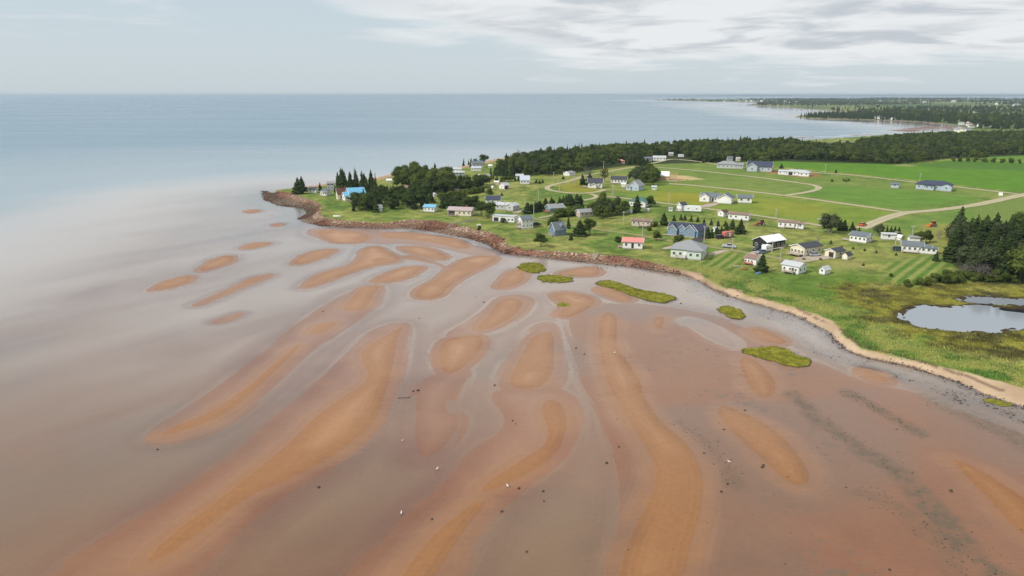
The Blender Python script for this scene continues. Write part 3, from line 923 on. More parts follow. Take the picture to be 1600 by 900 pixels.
def spruce_meshes(seed, hgt=10.0, rad=2.3, lay=15, nb=9):
    r = random.Random(seed)
    tk = MB()
    tk.tube((0, 0, -0.4), (0.05, 0, hgt * 0.95), 0.20, 0.03, 7)
    cr = MB()
    for i in range(lay):
        f = i / lay
        z = hgt * (0.06 + 0.92 * f)
        rr = rad * (1 - f) ** 0.85 * (0.72 + 0.5 * r.random()) + 0.12
        k = max(5, int(nb * (1 - f * 0.4)))
        for j in range(k):
            a = 2 * math.pi * (j + 0.8 * r.random()) / k + i
            L = rr * (0.65 + 0.55 * r.random())
            dz = -L * (0.22 + 0.35 * r.random())
            ca, sa = math.cos(a), math.sin(a)
            wv = L * (0.26 + 0.18 * r.random())
            up = 0.10 * L + 0.1
            T = (L * ca, L * sa, z + dz)
            A = (0.55 * L * ca - wv * sa, 0.55 * L * sa + wv * ca, z + dz * 0.75 - 0.12)
            B = (0.55 * L * ca + wv * sa, 0.55 * L * sa - wv * ca, z + dz * 0.75 - 0.12)
            Cc = (0.5 * L * ca, 0.5 * L * sa, z + dz * 0.35 + up)
            O = (0, 0, z + 0.25)
            D = (0.62 * L * ca, 0.62 * L * sa, z + dz - 0.35 * L - 0.1)
            cr.add([O, A, T, B, Cc, D], [(0, 4, 1), (4, 2, 1), (0, 3, 4), (4, 3, 2), (1, 2, 5), (2, 3, 5)])
    n6 = 8
    core = [(0.42 * rad * (1 + 0.3 * r.random()) * math.cos(2 * math.pi * i / n6), 0.42 * rad * (1 + 0.3 * r.random()) * math.sin(2 * math.pi * i / n6), hgt * 0.06) for i in range(n6)]
    cr.add(core + [(0, 0, hgt * 0.93)], [(i, (i + 1) % n6, n6) for i in range(n6)])
    cr.add([(0.07, 0, hgt * 0.9), (-0.05, 0.07, hgt * 0.9), (-0.05, -0.07, hgt * 0.9), (0, 0, hgt * 1.04)], [(0, 1, 3), (1, 2, 3), (2, 0, 3)])
    return tk, cr


def blob_meshes(seed, hgt=8.0, rad=3.2, lobes=9, leaves=85, trunk_h=2.0, stems=1, leaf=0.5, squash=0.75, fill=True):
    r = random.Random(seed)
    tk, cr = MB(), MB()
    cen = []
    for i in range(lobes):
        a = 2 * math.pi * i / lobes + r.random()
        d = rad * 0.62 * math.sqrt(r.random())
        zf_ = r.random()
        z = trunk_h + (hgt - trunk_h) * (0.22 + 0.56 * zf_)
        d *= 1.15 - 0.55 * zf_
        lr = rad * (0.36 + 0.22 * r.random())
        cen.append((d * math.cos(a), d * math.sin(a), z, lr))
    for s_ in range(stems):
        a = 2 * math.pi * s_ / max(stems, 1) + r.random()
        o = 0.35 * (stems > 1)
        b0 = (o * math.cos(a), o * math.sin(a), -0.3)
        b1 = (2.2 * o * math.cos(a), 2.2 * o * math.sin(a), trunk_h + (hgt - trunk_h) * 0.35)
        tk.tube(b0, b1, 0.17 if stems > 1 else 0.24, 0.09, 6)
        for c in cen[s_::stems][:4]:
            tk.tube(b1, (c[0], c[1], c[2]), 0.07, 0.025, 5)
    for (cx, cy, cz, lr) in cen:
        if fill:
            vs = []
            for th in (0.35, 0.95, 1.57, 2.2, 2.8):
                for p_ in range(7):
                    k = lr * 0.72 * (0.8 + 0.35 * r.random())
                    vs.append((cx + k * math.sin(th) * math.cos(p_ * 0.8976), cy + k * math.sin(th) * math.sin(p_ * 0.8976), cz + squash * k * math.cos(th)))
            fs = [(t_ * 7 + p_, (t_ + 1) * 7 + p_, (t_ + 1) * 7 + (p_ + 1) % 7, t_ * 7 + (p_ + 1) % 7) for t_ in range(4) for p_ in range(7)]
            fs += [tuple(range(7)), tuple(range(34, 27, -1))]
            cr.add(vs, fs)
        for _ in range(leaves):
            u1, u2 = r.random() * 2 - 1, r.random() * 2 * math.pi
            q_ = math.sqrt(1 - u1 * u1)
            k = lr * (0.72 + 0.42 * r.random())
            pos = Vector((cx + k * q_ * math.cos(u2), cy + k * q_ * math.sin(u2), cz + squash * k * u1))
            nrm = Vector((q_ * math.cos(u2), q_ * math.sin(u2), u1 + 0.35)) + Vector((r.random() - .5, r.random() - .5, r.random() - .5)) * 1.3
            nrm.normalize()
            ax = nrm.orthogonal().normalized()
            ay = nrm.cross(ax)
            sz_ = leaf * (0.6 + 0.8 * r.random())
            ph = r.random() * 6.28
            c_, s2 = math.cos(ph) * sz_, math.sin(ph) * sz_
            e1, e2 = ax * c_ + ay * s2, ay * c_ - ax * s2
            cr.add([pos - e1 * 0.6, pos - e2 * 0.45, pos + e1 * 0.75, pos + e2 * 0.45], [(0, 1, 2, 3)])
    return tk, cr


PROTO = {}


def proto(kind, i, maker, leafmat, bark):
    tk, cr = maker
    a, b = tk.mesh('trunk_' + kind), cr.mesh('crown_' + kind)
    a.materials.append(bark)
    b.materials.append(leafmat)
    PROTO.setdefault(kind, []).append((a, b))


for i in range(4):
    proto('spruce', i, spruce_meshes(100 + i, 10, 2.1 + 0.3 * i, 14 + i, 9), M_SPR, M_BARK)
for i in range(3):
    proto('young_spruce', i, spruce_meshes(120 + i, 10, 3.9, 11, 9), M_SPR, M_BARK)
for i in range(3):
    proto('thin_spruce', i, spruce_meshes(140 + i, 10, 1.25 + 0.2 * i, 13, 5), M_SPR, M_BARKG)
for i in range(3):
    proto('pine', i, blob_meshes(200 + i, 8, 4.2, 9, 95, 2.0, 3, 0.42, 0.62), M_PIN, M_BARK)
for i in range(3):
    proto('broadleaf', i, blob_meshes(220 + i, 8, 3.6, 10, 95, 1.3, 2, 0.46, 0.85), M_DEC, M_BARK)
for i in range(2):
    proto('pale', i, blob_meshes(240 + i, 8, 3.8, 10, 80, 1.2, 3, 0.42, 0.85), M_PALE, M_BARKG)
proto('autumn', 0, blob_meshes(250, 8, 2.6, 10, 70, 1.2, 2, 0.36, 1.05, False), M_AUT, M_BARKG)
proto('maroon', 0, blob_meshes(251, 8, 3.6, 9, 90, 1.2, 1, 0.46, 0.85), M_MAR, M_BARK)
for i in range(2):
    proto('bare', i, blob_meshes(255 + i, 8, 3.2, 11, 55, 1.0, 4, 0.20, 0.95, False), M_DEAD, M_BARKG)
for i in range(3):
    proto('shrub', i, blob_meshes(260 + i, 8, 5.2, 8, 80, 0.2, 3, 0.75, 0.95), M_DEC, M_BARK)
NAMES = {'spruce': 'spruce_tree', 'young_spruce': 'young_spruce', 'thin_spruce': 'spruce_tree', 'pine': 'pine_tree', 'broadleaf': 'broadleaf_tree', 'pale': 'willow_tree',
         'autumn': 'poplar_tree', 'maroon': 'maple_tree', 'bare': 'bare_tree', 'shrub': 'shrub'}
CATS = {'spruce_tree': 'spruce', 'young_spruce': 'spruce', 'pine_tree': 'pine', 'broadleaf_tree': 'tree', 'willow_tree': 'tree', 'poplar_tree': 'tree',
        'maple_tree': 'tree', 'bare_tree': 'tree', 'shrub': 'shrub'}
FIRST = {}


def tree(kind, x, y, h, label, group=None, wide=1.0):
    i = random.randrange(len(PROTO[kind]))
    base = 10.0 if 'spruce' in kind else 8.0
    s = h / base
    nm = NAMES[kind]
    t = empty(nm, (x, y, Hq(x, y) - 0.05), random.random() * 6.28, label=label, cat=CATS[nm], group=group)
    t.scale = (s * wide, s * wide, s)
    a, b = PROTO[kind][i]
    obj('trunk', a, t)
    c = obj('crown', b, t)
    FIRST.setdefault((kind, i), c)
    return t


def tree_px(kind, px, py, hpx, label, group=None, wide=1.0):
    x, y, z = G(px, py)
    return tree(kind, x, y, hpx * math.sqrt(x * x + y * y + (CAM_H - z) ** 2) / F_PX, label, group, wide)


def scatter(poly, n, sep):
    p = np.array([G(x, y)[:2] for x, y in poly])
    out, tries = [], 0
    while len(out) < n and tries < n * 60:
        tries += 1
        x = random.uniform(p[:, 0].min(), p[:, 0].max())
        y = random.uniform(p[:, 1].min(), p[:, 1].max())
        if sdf(p, np.array([x]), np.array([y]))[0] > 0 and all((x - a) ** 2 + (y - b) ** 2 > sep * sep for a, b in out):
            out.append((x, y))
    return out


def grove(kinds, poly, n, sep, h0, h1, label, group, wide=1.0):
    """label: one phrase for each kind"""
    for x, y in scatter(poly, n, sep):
        k = random.choice(kinds)
        tree(k, x, y, random.uniform(h0, h1), label[k] if isinstance(label, dict) else label, group + ' (' + NAMES[k].replace('_', ' ') + ')' if isinstance(label, dict) else group, wide * random.uniform(0.85, 1.2))


def hedge(kinds, line, n, h0, h1, label, group, wide=1.0, jit=0.8):
    p = np.array([G(x, y)[:2] for x, y in line])
    seg = np.linalg.norm(np.diff(p, axis=0), axis=1)
    cum = np.concatenate([[0], np.cumsum(seg)])
    for i in range(n):
        d = cum[-1] * (i + 0.5) / n
        k = int(np.clip(np.searchsorted(cum, d) - 1, 0, len(seg) - 1))
        c = p[k] + (p[k + 1] - p[k]) * (d - cum[k]) / seg[k]
        kd = random.choice(kinds)
        tree(kd, c[0] + random.uniform(-jit, jit), c[1] + random.uniform(-jit, jit), random.uniform(h0, h1), label, group, wide * random.uniform(0.85, 1.15))


# single trees one can point to
S = tree_px
S('pine', 845, 386, 25, 'broad dark pine on bare stems above the rocky bank', wide=1.0)
S('young_spruce', 892, 375, 12, 'small conical spruce on the lawn beside the steep blue house')
S('spruce', 1190, 425, 31, 'dense dark spruce against the brown-roofed cottage with red deck', wide=1.5)
S('pine', 967, 384, 16, 'low spreading dark pine behind the pink-roofed cottage', wide=1.15)
S('broadleaf', 1026, 376, 17, 'round dark tree on the lawn below the big blue house', wide=1.0)
S('shrub', 1060, 384, 17, 'wide dark bush behind the grey hip-roofed house', wide=0.95)
S('spruce', 1497, 372, 45, 'tall pointed spruce standing above the wood beside the marsh', wide=1.5)
S('young_spruce', 1462, 408, 15, 'lone small spruce on the lawn beyond the white winged house', wide=1.0)
S('autumn', 944, 285, 24, 'slender yellow-brown poplar beside the loop road')
S('bare', 917, 283, 27, 'leafless grey tree beside the loop road behind dark spruce', wide=1.0)
S('maroon', 791, 297, 8, 'maroon-leaved tree in front of the pale cottage', wide=1.1)
S('pale', 1296, 364, 34, 'big grey-green willow beside the gravel lane end', wide=1.1)
S('bare', 1277, 381, 13, 'small grey bare tree behind the cream house', wide=0.9)
S('pale', 1373, 369, 21, 'thin grey-green tree beside the long white shed', wide=0.85)
S('bare', 1467, 373, 14, 'low grey thicket tree by the straw-coloured grass', wide=1.3)
S('shrub', 765, 304, 10, 'round greyish bush on the meadow near the pale cottage')
S('young_spruce', 784, 306, 6, 'tiny round evergreen on the open meadow', wide=1.3)
S('shrub', 786, 348, 8, 'dark rounded shrub in front of the long flat-roofed house')
S('shrub', 749, 360, 7, 'small dark shrub beside the picnic table by the bank')
S('spruce', 1037, 352, 22, 'large dark spruce beside the big blue house', wide=1.6)
S('shrub', 1024, 355, 9, 'dark low bush between tan trailer home and big spruce')
S('shrub', 1014, 361, 8, 'small dark bush by the pole at the tan trailer home')
S('spruce', 921, 290, 22, 'dark spruce beside the white house with charcoal roof', wide=1.6)
S('spruce', 910, 289, 18, 'dark bushy spruce next to the white charcoal-roofed house', wide=1.9)
S('broadleaf', 1016, 323, 18, 'round dark tree at the end of the green-roofed house', wide=1.0)
S('spruce', 995, 332, 29, 'tall dark spruce in front of the green-roofed house', wide=1.8)
S('broadleaf', 941, 323, 23, 'leafy green tree by the lane bend', wide=0.9)
S('broadleaf', 953, 326, 18, 'second leafy green tree by the lane bend', wide=0.9)
S('young_spruce', 1306, 270, 6, 'small dark conifer at the corner of the crop field beside the long white house')
S('young_spruce', 1221, 263, 8, 'dark conifer between navy-roofed house and long white house', wide=1.2)
S('young_spruce', 1298, 381, 7, 'small conifer on the lawn by the white bungalow')
S('spruce', 466, 303, 26, 'dense dark spruce clump at the tip of the point', wide=1.9)
S('spruce', 472, 299, 24, 'dark pointed spruce behind the clump at the point', wide=1.5)
S('pine', 763, 341, 29, 'massive black-green pine beside the long flat-roofed house', wide=1.1)
S('pine', 752, 338, 26, 'dark pine next to the cream porch cottage', wide=0.9)
S('spruce', 906, 368, 26, 'dark pine-like spruce where the lane passes the steep blue house', wide=2.0)
S('pine', 921, 368, 30, 'ragged dark pine on thin stems beside the lane', wide=0.85)
S('thin_spruce', 888, 357, 24, 'sparse thin-stemmed spruce behind the steep blue house', wide=1.3)
S('shrub', 866, 352, 16, 'dark hedge bush behind the steep blue house', wide=1.0)
S('shrub', 1392, 432, 5, 'dark low thicket at the edge of the marsh')
S('broadleaf', 1590, 372, 34, 'leafy round tree at the field side of the marsh wood')
for px, py in ((1053, 345), (1064, 344), (1070, 344), (1080, 346), (1090, 347), (1100, 350), (1111, 352), (1122, 353), (1133, 354)):
    S('young_spruce', px, py, 10.5, 'small conical spruce in the straight row behind the big blue house', 'row of small spruces', 0.95)
for px, py, h in ((1144, 358, 17), (1157, 364, 23), (1106, 372, 18), (1112, 372, 17), (1120, 366, 14), (1127, 366, 14), (1135, 362, 15), (1151, 366, 14), (1162, 366, 12)):
    S('spruce', px, py, h, 'dark spruce in the clump round the red trailer', 'spruces round the red trailer', 1.5)
for px, py, h in ((1313, 360, 17), (1319, 360, 17), (1331, 361, 15), (1335, 362, 9), (1342, 365, 11)):
    S('spruce', px, py, h, 'dark conifer beside the willow at the lane end', 'conifers at the lane end', 1.3)
for px, py in ((1385, 370), (1391, 371), (1397, 371), (1403, 372)):
    S('spruce', px, py, 17, 'pointed conifer in the clump behind the long white shed', 'conifers behind the long white shed', 1.25)
for px, py, h in ((1430, 379, 15), (1438, 381, 18), (1447, 380, 19), (1453, 378, 13)):
    S('broadleaf', px, py, h, 'dark bushy tree behind the white winged house', 'bushes behind the white winged house', 0.8)
for px, py in ((1315, 387), (1333, 389), (1351, 392), (1369, 395), (1349, 415), (1400, 399)):
    S('young_spruce', px, py, 4.5, 'tiny evergreen bush planted on the open lawn', 'tiny evergreens on the lawn', 1.5)
for px, py in ((1300, 284), (1318, 283), (1322, 284), (1326, 283), (1256, 406), (1282, 406), (1083, 390), (1095, 385)):
    S('shrub', px, py, 3.5, 'tiny dark bush on open grass', 'tiny bushes on open grass')
for px, py in ((838, 286), (843, 287), (848, 286), (880, 280)):
    S('young_spruce', px, py, 7, 'small evergreen on the grass below the main forest', 'small evergreens below the forest', 1.2)
# groves and hedges
for kinds, poly, n, sep, h0, h1, lab, grp, wd in [
    (['pine', 'spruce'], [(546, 331), (575, 332), (600, 333), (672, 326), (680, 312), (650, 304), (590, 306), (560, 316)], 58, 3.0, 6.5, 9.0, 'black-green conifer in the dense grove between the blue-roofed houses', 'grove between the blue-roofed houses', 1.0),
    (['spruce', 'thin_spruce', 'spruce'], [(524, 297), (545, 301), (588, 303), (590, 296), (560, 291), (530, 289)], 24, 3.2, 9, 13, 'tall spruce in the stand behind the brown-roofed house', 'spruces behind the brown-roofed house', 1.05),
    (['broadleaf', 'spruce', 'broadleaf'], [(614, 296), (650, 296), (705, 290), (703, 276), (660, 272), (618, 282)], 34, 4.2, 7.5, 11.5, {'broadleaf': 'leafy tree in the mixed grove beyond the meadow hedge', 'spruce': 'spruce in the mixed grove beyond the meadow hedge'}, 'mixed grove beyond the meadow', 1.0),
    (['spruce', 'pine'], [(640, 307), (690, 304), (752, 295), (758, 287), (700, 292), (650, 298)], 42, 3.0, 6.5, 9, 'dark conifer in the thick hedge behind the small white shed', 'thick hedge by the small white shed', 1.2),
    (['spruce', 'pine'], [(690, 326), (745, 332), (742, 322), (720, 318), (692, 320)], 16, 3.4, 6, 8, 'dark conifer crowded behind the cream porch cottage', 'conifers behind the cream porch cottage', 1.2),
    (['pale', 'broadleaf', 'broadleaf'], [(984, 289), (1022, 290), (1027, 282), (1008, 276), (985, 280)], 15, 4.0, 7.5, 10.5, 'leafy tree in the rounded clump beside the house under construction', 'clump by the house under construction', 0.95),
    (['broadleaf', 'pale'], [(932, 347), (960, 342), (982, 332), (968, 326), (945, 332), (930, 338)], 13, 3.4, 5.5, 8.5, 'leafy tree in the thicket next to the green-roofed house', 'thicket next to the green-roofed house', 0.9),
    (['spruce', 'spruce', 'spruce', 'spruce', 'spruce', 'broadleaf', 'spruce', 'spruce', 'pale', 'thin_spruce'], [(1482, 412), (1502, 428), (1545, 434), (1640, 440), (1640, 372), (1575, 372), (1530, 380), (1495, 372)], 84, 3.9, 7, 13, {'spruce': 'dark spruce in the dense wood beside the marsh', 'thin_spruce': 'dark spruce in the dense wood beside the marsh', 'broadleaf': 'dark leafy tree in the dense wood beside the marsh', 'pale': 'grey-green leafy tree in the dense wood beside the marsh'}, 'wood beside the marsh', 1.25),
    (['spruce', 'spruce'], [(974, 259), (1010, 261), (1018, 258), (985, 254)], 12, 3.2, 6, 8, 'dark spruce in the block hedge before the grey-roofed house', 'block hedge by the grey-roofed house', 1.5),
    (['thin_spruce', 'pine', 'thin_spruce'], [(712, 264), (745, 261), (765, 256), (745, 255), (715, 261)], 9, 6, 6, 10, 'sparse seaside conifer silhouetted against the sea by the cottages', 'sparse conifers by the sea', 1.1),
    (['shrub', 'spruce'], [(700, 284), (740, 286), (760, 283), (745, 280), (705, 281)], 7, 5, 3, 5, 'low dark bush among the seaside cottages', 'bushes among the seaside cottages', 1.2),
]:
    grove(kinds, poly, n, sep, h0, h1, lab, grp, wd)
for kinds, line, n, h0, h1, lab, grp, wd in [
    (['shrub', 'spruce'], [(688, 311), (720, 305), (754, 300)], 14, 2.6, 4.0, 'dark bush in the low hedge dividing the meadow', 'low meadow hedge', 1.4),
    (['spruce'], [(820, 334), (850, 329)], 9, 5, 6.2, 'dark spruce in the clipped hedge next to the green-gabled house', 'hedge next to the green-gabled house', 1.8),
    (['spruce'], [(850, 321), (880, 318), (908, 321)], 9, 3.5, 5, 'dark spruce in the hedge behind the green-gabled house', 'hedge behind the green-gabled house', 1.7),
    (['spruce'], [(886, 320), (893, 321), (904, 321), (909, 321)], 4, 6, 7.5, 'tall bushy spruce in the hedge at the lane', 'bushy spruces at the lane', 1.9),
    (['shrub', 'spruce'], [(868, 340), (900, 334), (945, 327), (955, 324)], 16, 3.6, 5.2, 'dark bush in the hedge running past the grey-roofed bungalow', 'hedge past the grey-roofed bungalow', 1.5),
    (['spruce', 'broadleaf'], [(766, 283), (790, 284), (812, 283)], 9, 3, 4.5, 'dark bush in the hedge next to the pale blue-roofed house', 'hedge next to the pale blue-roofed house', 1.5),
    (['shrub'], [(1482, 252), (1530, 253), (1600, 256)], 9, 3, 5, 'dark bush in the hedgerow between the two crop fields', 'hedgerow between crop fields', 1.0),
    (['broadleaf'], [(1515, 249), (1528, 250), (1542, 250)], 4, 8, 10, 'leafy tree in the hedgerow between the two crop fields', 'hedgerow trees between crop fields', 1.0),
    (['shrub'], [(1478, 445), (1500, 438), (1530, 437), (1600, 441)], 12, 2.2, 3.6, 'scrubby bush along the marsh edge of the wood', 'scrub along the marsh edge', 1.0),
    (['thin_spruce', 'bare'], [(1505, 432), (1535, 436), (1560, 438)], 5, 5, 7.5, 'half-dead grey conifer at the marsh edge of the wood', 'half-dead trees at the marsh edge', 1.5),
    (['shrub'], [(1410, 446), (1440, 446), (1470, 437), (1482, 430)], 8, 1.5, 3, 'light green bush at the corner of the mown field', 'bushes at the corner of the mown field', 1.0),
    (['spruce', 'pine'], [(486, 297), (500, 298), (512, 299), (580, 312), (520, 309)], 6, 4, 6, 'dark evergreen among the cottages on the point', 'evergreens among the cottages on the point', 1.4),
]:
    hedge(kinds, line, n, h0, h1, lab, grp, wd)


# far-off woods that read as one mass
def wood(name, label, pts, sizes, kinds):
    """points scattered with the crowns of the trees above"""
    me = bpy.data.meshes.new(name)
    me.from_pydata(pts, [], [])
    attr_f(me, 'size', np.array(sizes))
    at = me.attributes.new('pick', 'INT', 'POINT')
    at.data.foreach_set('value', np.array([random.randrange(len(kinds)) for _ in pts], np.int32))
    at = me.attributes.new('turn', 'FLOAT', 'POINT')
    at.data.foreach_set('value', np.array([random.random() * 6.28 for _ in pts], np.float32))
    o = obj(name, me)
    ng = bpy.data.node_groups.new(name, 'GeometryNodeTree')
    ng.interface.new_socket('Geometry', in_out='INPUT', socket_type='NodeSocketGeometry')
    ng.interface.new_socket('Geometry', in_out='OUTPUT', socket_type='NodeSocketGeometry')
    N, Lk = ng.nodes, ng.links
    gi, go = N.new('NodeGroupInput'), N.new('NodeGroupOutput')
    g2i = N.new('GeometryNodeGeometryToInstance')
    for k in reversed(kinds):
        oi = N.new('GeometryNodeObjectInfo')
        oi.transform_space = 'ORIGINAL'
        oi.inputs[0].default_value = FIRST[k]
        Lk.new(oi.outputs['Geometry'], g2i.inputs[0])
    iop = N.new('GeometryNodeInstanceOnPoints')
    Lk.new(gi.outputs[0], iop.inputs['Points'])
    Lk.new(g2i.outputs[0], iop.inputs['Instance'])
    iop.inputs['Pick Instance'].default_value = True
    for nm, ty, sock in (('size', 'FLOAT', 'Scale'), ('pick', 'INT', 'Instance Index')):
        na = N.new('GeometryNodeInputNamedAttribute')
        na.data_type = ty
        na.inputs[0].default_value = nm
        Lk.new(na.outputs[0], iop.inputs[sock])
    na = N.new('GeometryNodeInputNamedAttribute')
    na.data_type = 'FLOAT'
    na.inputs[0].default_value = 'turn'
    cx = N.new('ShaderNodeCombineXYZ')
    Lk.new(na.outputs[0], cx.inputs[2])
    Lk.new(cx.outputs[0], iop.inputs['Rotation'])
    Lk.new(iop.outputs[0], go.inputs[0])
    md = o.modifiers.new('planting', 'NODES')
    md.node_group = ng
    return prop(o, label=label, cat='forest', kind='stuff')


def fill_points(poly_w, step, test=None, jit=0.45):
    p = np.asarray(poly_w)
    xs = np.arange(p[:, 0].min(), p[:, 0].max(), step)
    ys = np.arange(p[:, 1].min(), p[:, 1].max(), step)
    gx, gy = np.meshgrid(xs, ys)
    gx = (gx + RNG.uniform(-jit, jit, gx.shape) * step).ravel()
    gy = (gy + RNG.uniform(-jit, jit, gy.shape) * step).ravel()
    k = (sdf(p, gx, gy) > 0) & (sdf(toe_w, gx, gy) > 3)
    if test is not None:
        k &= test(gx, gy)
    return [(float(x), float(y), Hq(x, y) - 0.1) for x, y in zip(gx[k], gy[k])]


have = sorted(FIRST)
KS = [k for k in have if k[0] in ('spruce', 'thin_spruce')]
KB = [k for k in have if k[0] in ('broadleaf', 'pine')]
FOREST = PP([(764, 275), (800, 277), (850, 275), (890, 272), (930, 263), (955, 258), (1000, 254), (1034, 246), (1062, 241), (1075, 246), (1090, 253), (1100, 255), (1126, 256), (1130, 250), (1160, 250), (1165, 255), (1195, 258),
             (1212, 249.5), (1300, 252), (1395, 257), (1430, 256), (1480, 248), (1540, 242.5), (1660, 241), (1660, 208), (1520, 211), (1420, 213), (1350, 221), (1335, 229), (1280, 233), (1255, 229), (1240, 222), (1150, 225), (1060, 229),
             (960, 233), (880, 239), (815, 247), (790, 252)], 3.2)
pts = fill_points(FOREST, 5.6)
wood('forest', 'long dark spruce and leafy forest behind the fields', pts, [random.uniform(0.45, 1.25) * (0.8 if p[0] > 330 else 1.0) for p in pts], KS + KB + KB + [k for k in have if k[0] in ('broadleaf', 'pale')])
HEAD = PP([(1246, 182.2), (1300, 185.6), (1350, 186.5), (1420, 188.5), (1460, 191.5), (1470, 188), (1420, 184), (1380, 181), (1340, 179), (1290, 180), (1252, 181.2)], 3)
pts = fill_points(HEAD, 10, lambda x, y: fbm(x / 60, y / 60, 44, 2) > 0.33)
wood('headland_wood', 'dark conifer wood on the low red headland across the bay', pts, [random.uniform(0.9, 1.5) for p in pts], KS)
FARL = PP([(1180, 164.6), (1240, 168.2), (1300, 173), (1340, 176), (1400, 180), (1470, 188), (1520, 196), (1540, 202), (1660, 204), (1660, 158), (1420, 156.5), (1200, 156.5)], 4)
pts = fill_points(FARL, 34, lambda x, y: fbm(x / 420, y / 260, 47, 3) > 0.50 + 0.05 * (y > 3500))
pts += fill_points(PP([(1290, 172.4), (1345, 176), (1345, 174), (1300, 171)], 4), 26)
pts += fill_points(PP([(1340, 182), (1400, 184), (1480, 190), (1540, 200), (1660, 203), (1660, 190), (1500, 180), (1400, 177)], 4), 17, lambda x, y: fbm(x / 120, y / 160, 49, 3) > 0.46)
wood('far_woodland', 'blue-green woods and hedges on the far coast', pts, [random.uniform(1.1, 2.1) for p in pts], KB + KS)
SPIT = PP([(1032, 156.6), (1060, 157), (1110, 158.2), (1180, 159.4), (1230, 161.5), (1260, 160), (1260, 156), (1100, 156), (1040, 156.1)], 4)
pts = fill_points(SPIT, 70, lambda x, y: fbm(x / 500, y / 500, 53, 2) > 0.48)
wood('spit_woodland', 'thin line of trees on the farthest low point', pts, [random.uniform(1.4, 2.2) for p in pts], KB)
# ================================================================ houses
WALL = {'white': (0.78, 0.78, 0.76), 'cream': (0.72, 0.66, 0.50), 'midblue': (0.20, 0.29, 0.39), 'blue': (0.14, 0.21, 0.30), 'paleblue': (0.42, 0.50, 0.58), 'palegreen': (0.60, 0.68, 0.60), 'black': (0.025, 0.026, 0.028),
        'grey': (0.50, 0.51, 0.52), 'tan': (0.56, 0.47, 0.40), 'green': (0.17, 0.26, 0.26), 'wood': (0.50, 0.34, 0.18), 'red': (0.42, 0.08, 0.06), 'bluegrey': (0.45, 0.50, 0.56), 'pink': (0.7, 0.5, 0.45)}
ROOF = {'grey': (0.27, 0.28, 0.29), 'dark': (0.062, 0.066, 0.078), 'navy': (0.055, 0.065, 0.105), 'brown': (0.24, 0.165, 0.135), 'darkbrown': (0.115, 0.060, 0.045), 'white': (0.80, 0.81, 0.82), 'skyblue': (0.17, 0.42, 0.62),
        'pink': (0.62, 0.24, 0.22), 'green': (0.075, 0.155, 0.125), 'lightgrey': (0.46, 0.48, 0.50), 'slate': (0.14, 0.165, 0.185), 'rose': (0.42, 0.34, 0.34), 'lightblue': (0.46, 0.51, 0.60)}
M_WALL = {k: paint('siding_' + k, c, 0.6, 0.07, 0.8, 0.3, stripes=0.18) for k, c in WALL.items()}
M_ROOF = {k: paint('shingles_' + k, c, 0.85, 0.22, 2.2, 0.2, bump=0.02) for k, c in ROOF.items()}
M_TRIM = paint('white_trim', (0.80, 0.80, 0.78), 0.5, 0.05)
M_FND = paint('concrete', (0.36, 0.34, 0.32), 0.9, 0.2)
M_DECK = paint('deck_boards', (0.42, 0.36, 0.29), 0.85, 0.25, 2.0)
M_DECKR = paint('red_deck_boards', (0.36, 0.12, 0.06), 0.8, 0.25, 2.0)
M_DOOR = {'white': M_TRIM, 'dark': paint('dark_door', (0.03, 0.03, 0.035), 0.5), 'red': paint('red_door', (0.35, 0.05, 0.04), 0.5)}
M_BRICK = paint('chimney_brick', (0.25, 0.12, 0.08), 0.9, 0.3, 4)
M_GLASS = glass()
WIN = {}


def win_mesh(wd, ht):
    key = (round(wd, 2), round(ht, 2))
    if key not in WIN:
        a = MB().box(-wd / 2, wd / 2, -0.07, 0.05, -ht / 2, ht / 2).mesh('window_frame')
        a.materials.append(M_TRIM)
        i = 0.1
        b = MB()
        b.box(-wd / 2 + i, -0.03, -0.09, -0.06, -ht / 2 + i, ht / 2 - i)
        b.box(0.03, wd / 2 - i, -0.09, -0.06, -ht / 2 + i, ht / 2 - i)
        b = b.mesh('window_pane')
        b.materials.append(M_GLASS)
        WIN[key] = (a, b)
    return WIN[key]


def window(root, M, x, z, wd=1.0, ht=1.15):
    """M places a wall plane whose outward side is -y"""
    a, b = win_mesh(wd, ht)
    o = obj('window', a, root)
    o.matrix_local = M @ Matrix.Translation((x, 0, z))
    obj('pane', b, o)


def door(root, M, x, z0, wd, ht, mat, name='door'):
    me = MB().box(-wd / 2, wd / 2, -0.06, 0.04, 0, ht).mesh(name)
    o = obj(name, me, root, mat)
    o.matrix_local = M @ Matrix.Translation((x, 0, z0))
    h = MB().box(wd / 2 - 0.18, wd / 2 - 0.10, -0.12, -0.05, ht * 0.45, ht * 0.5).mesh('handle')
    obj('handle', h, o, M_DOOR['dark'])


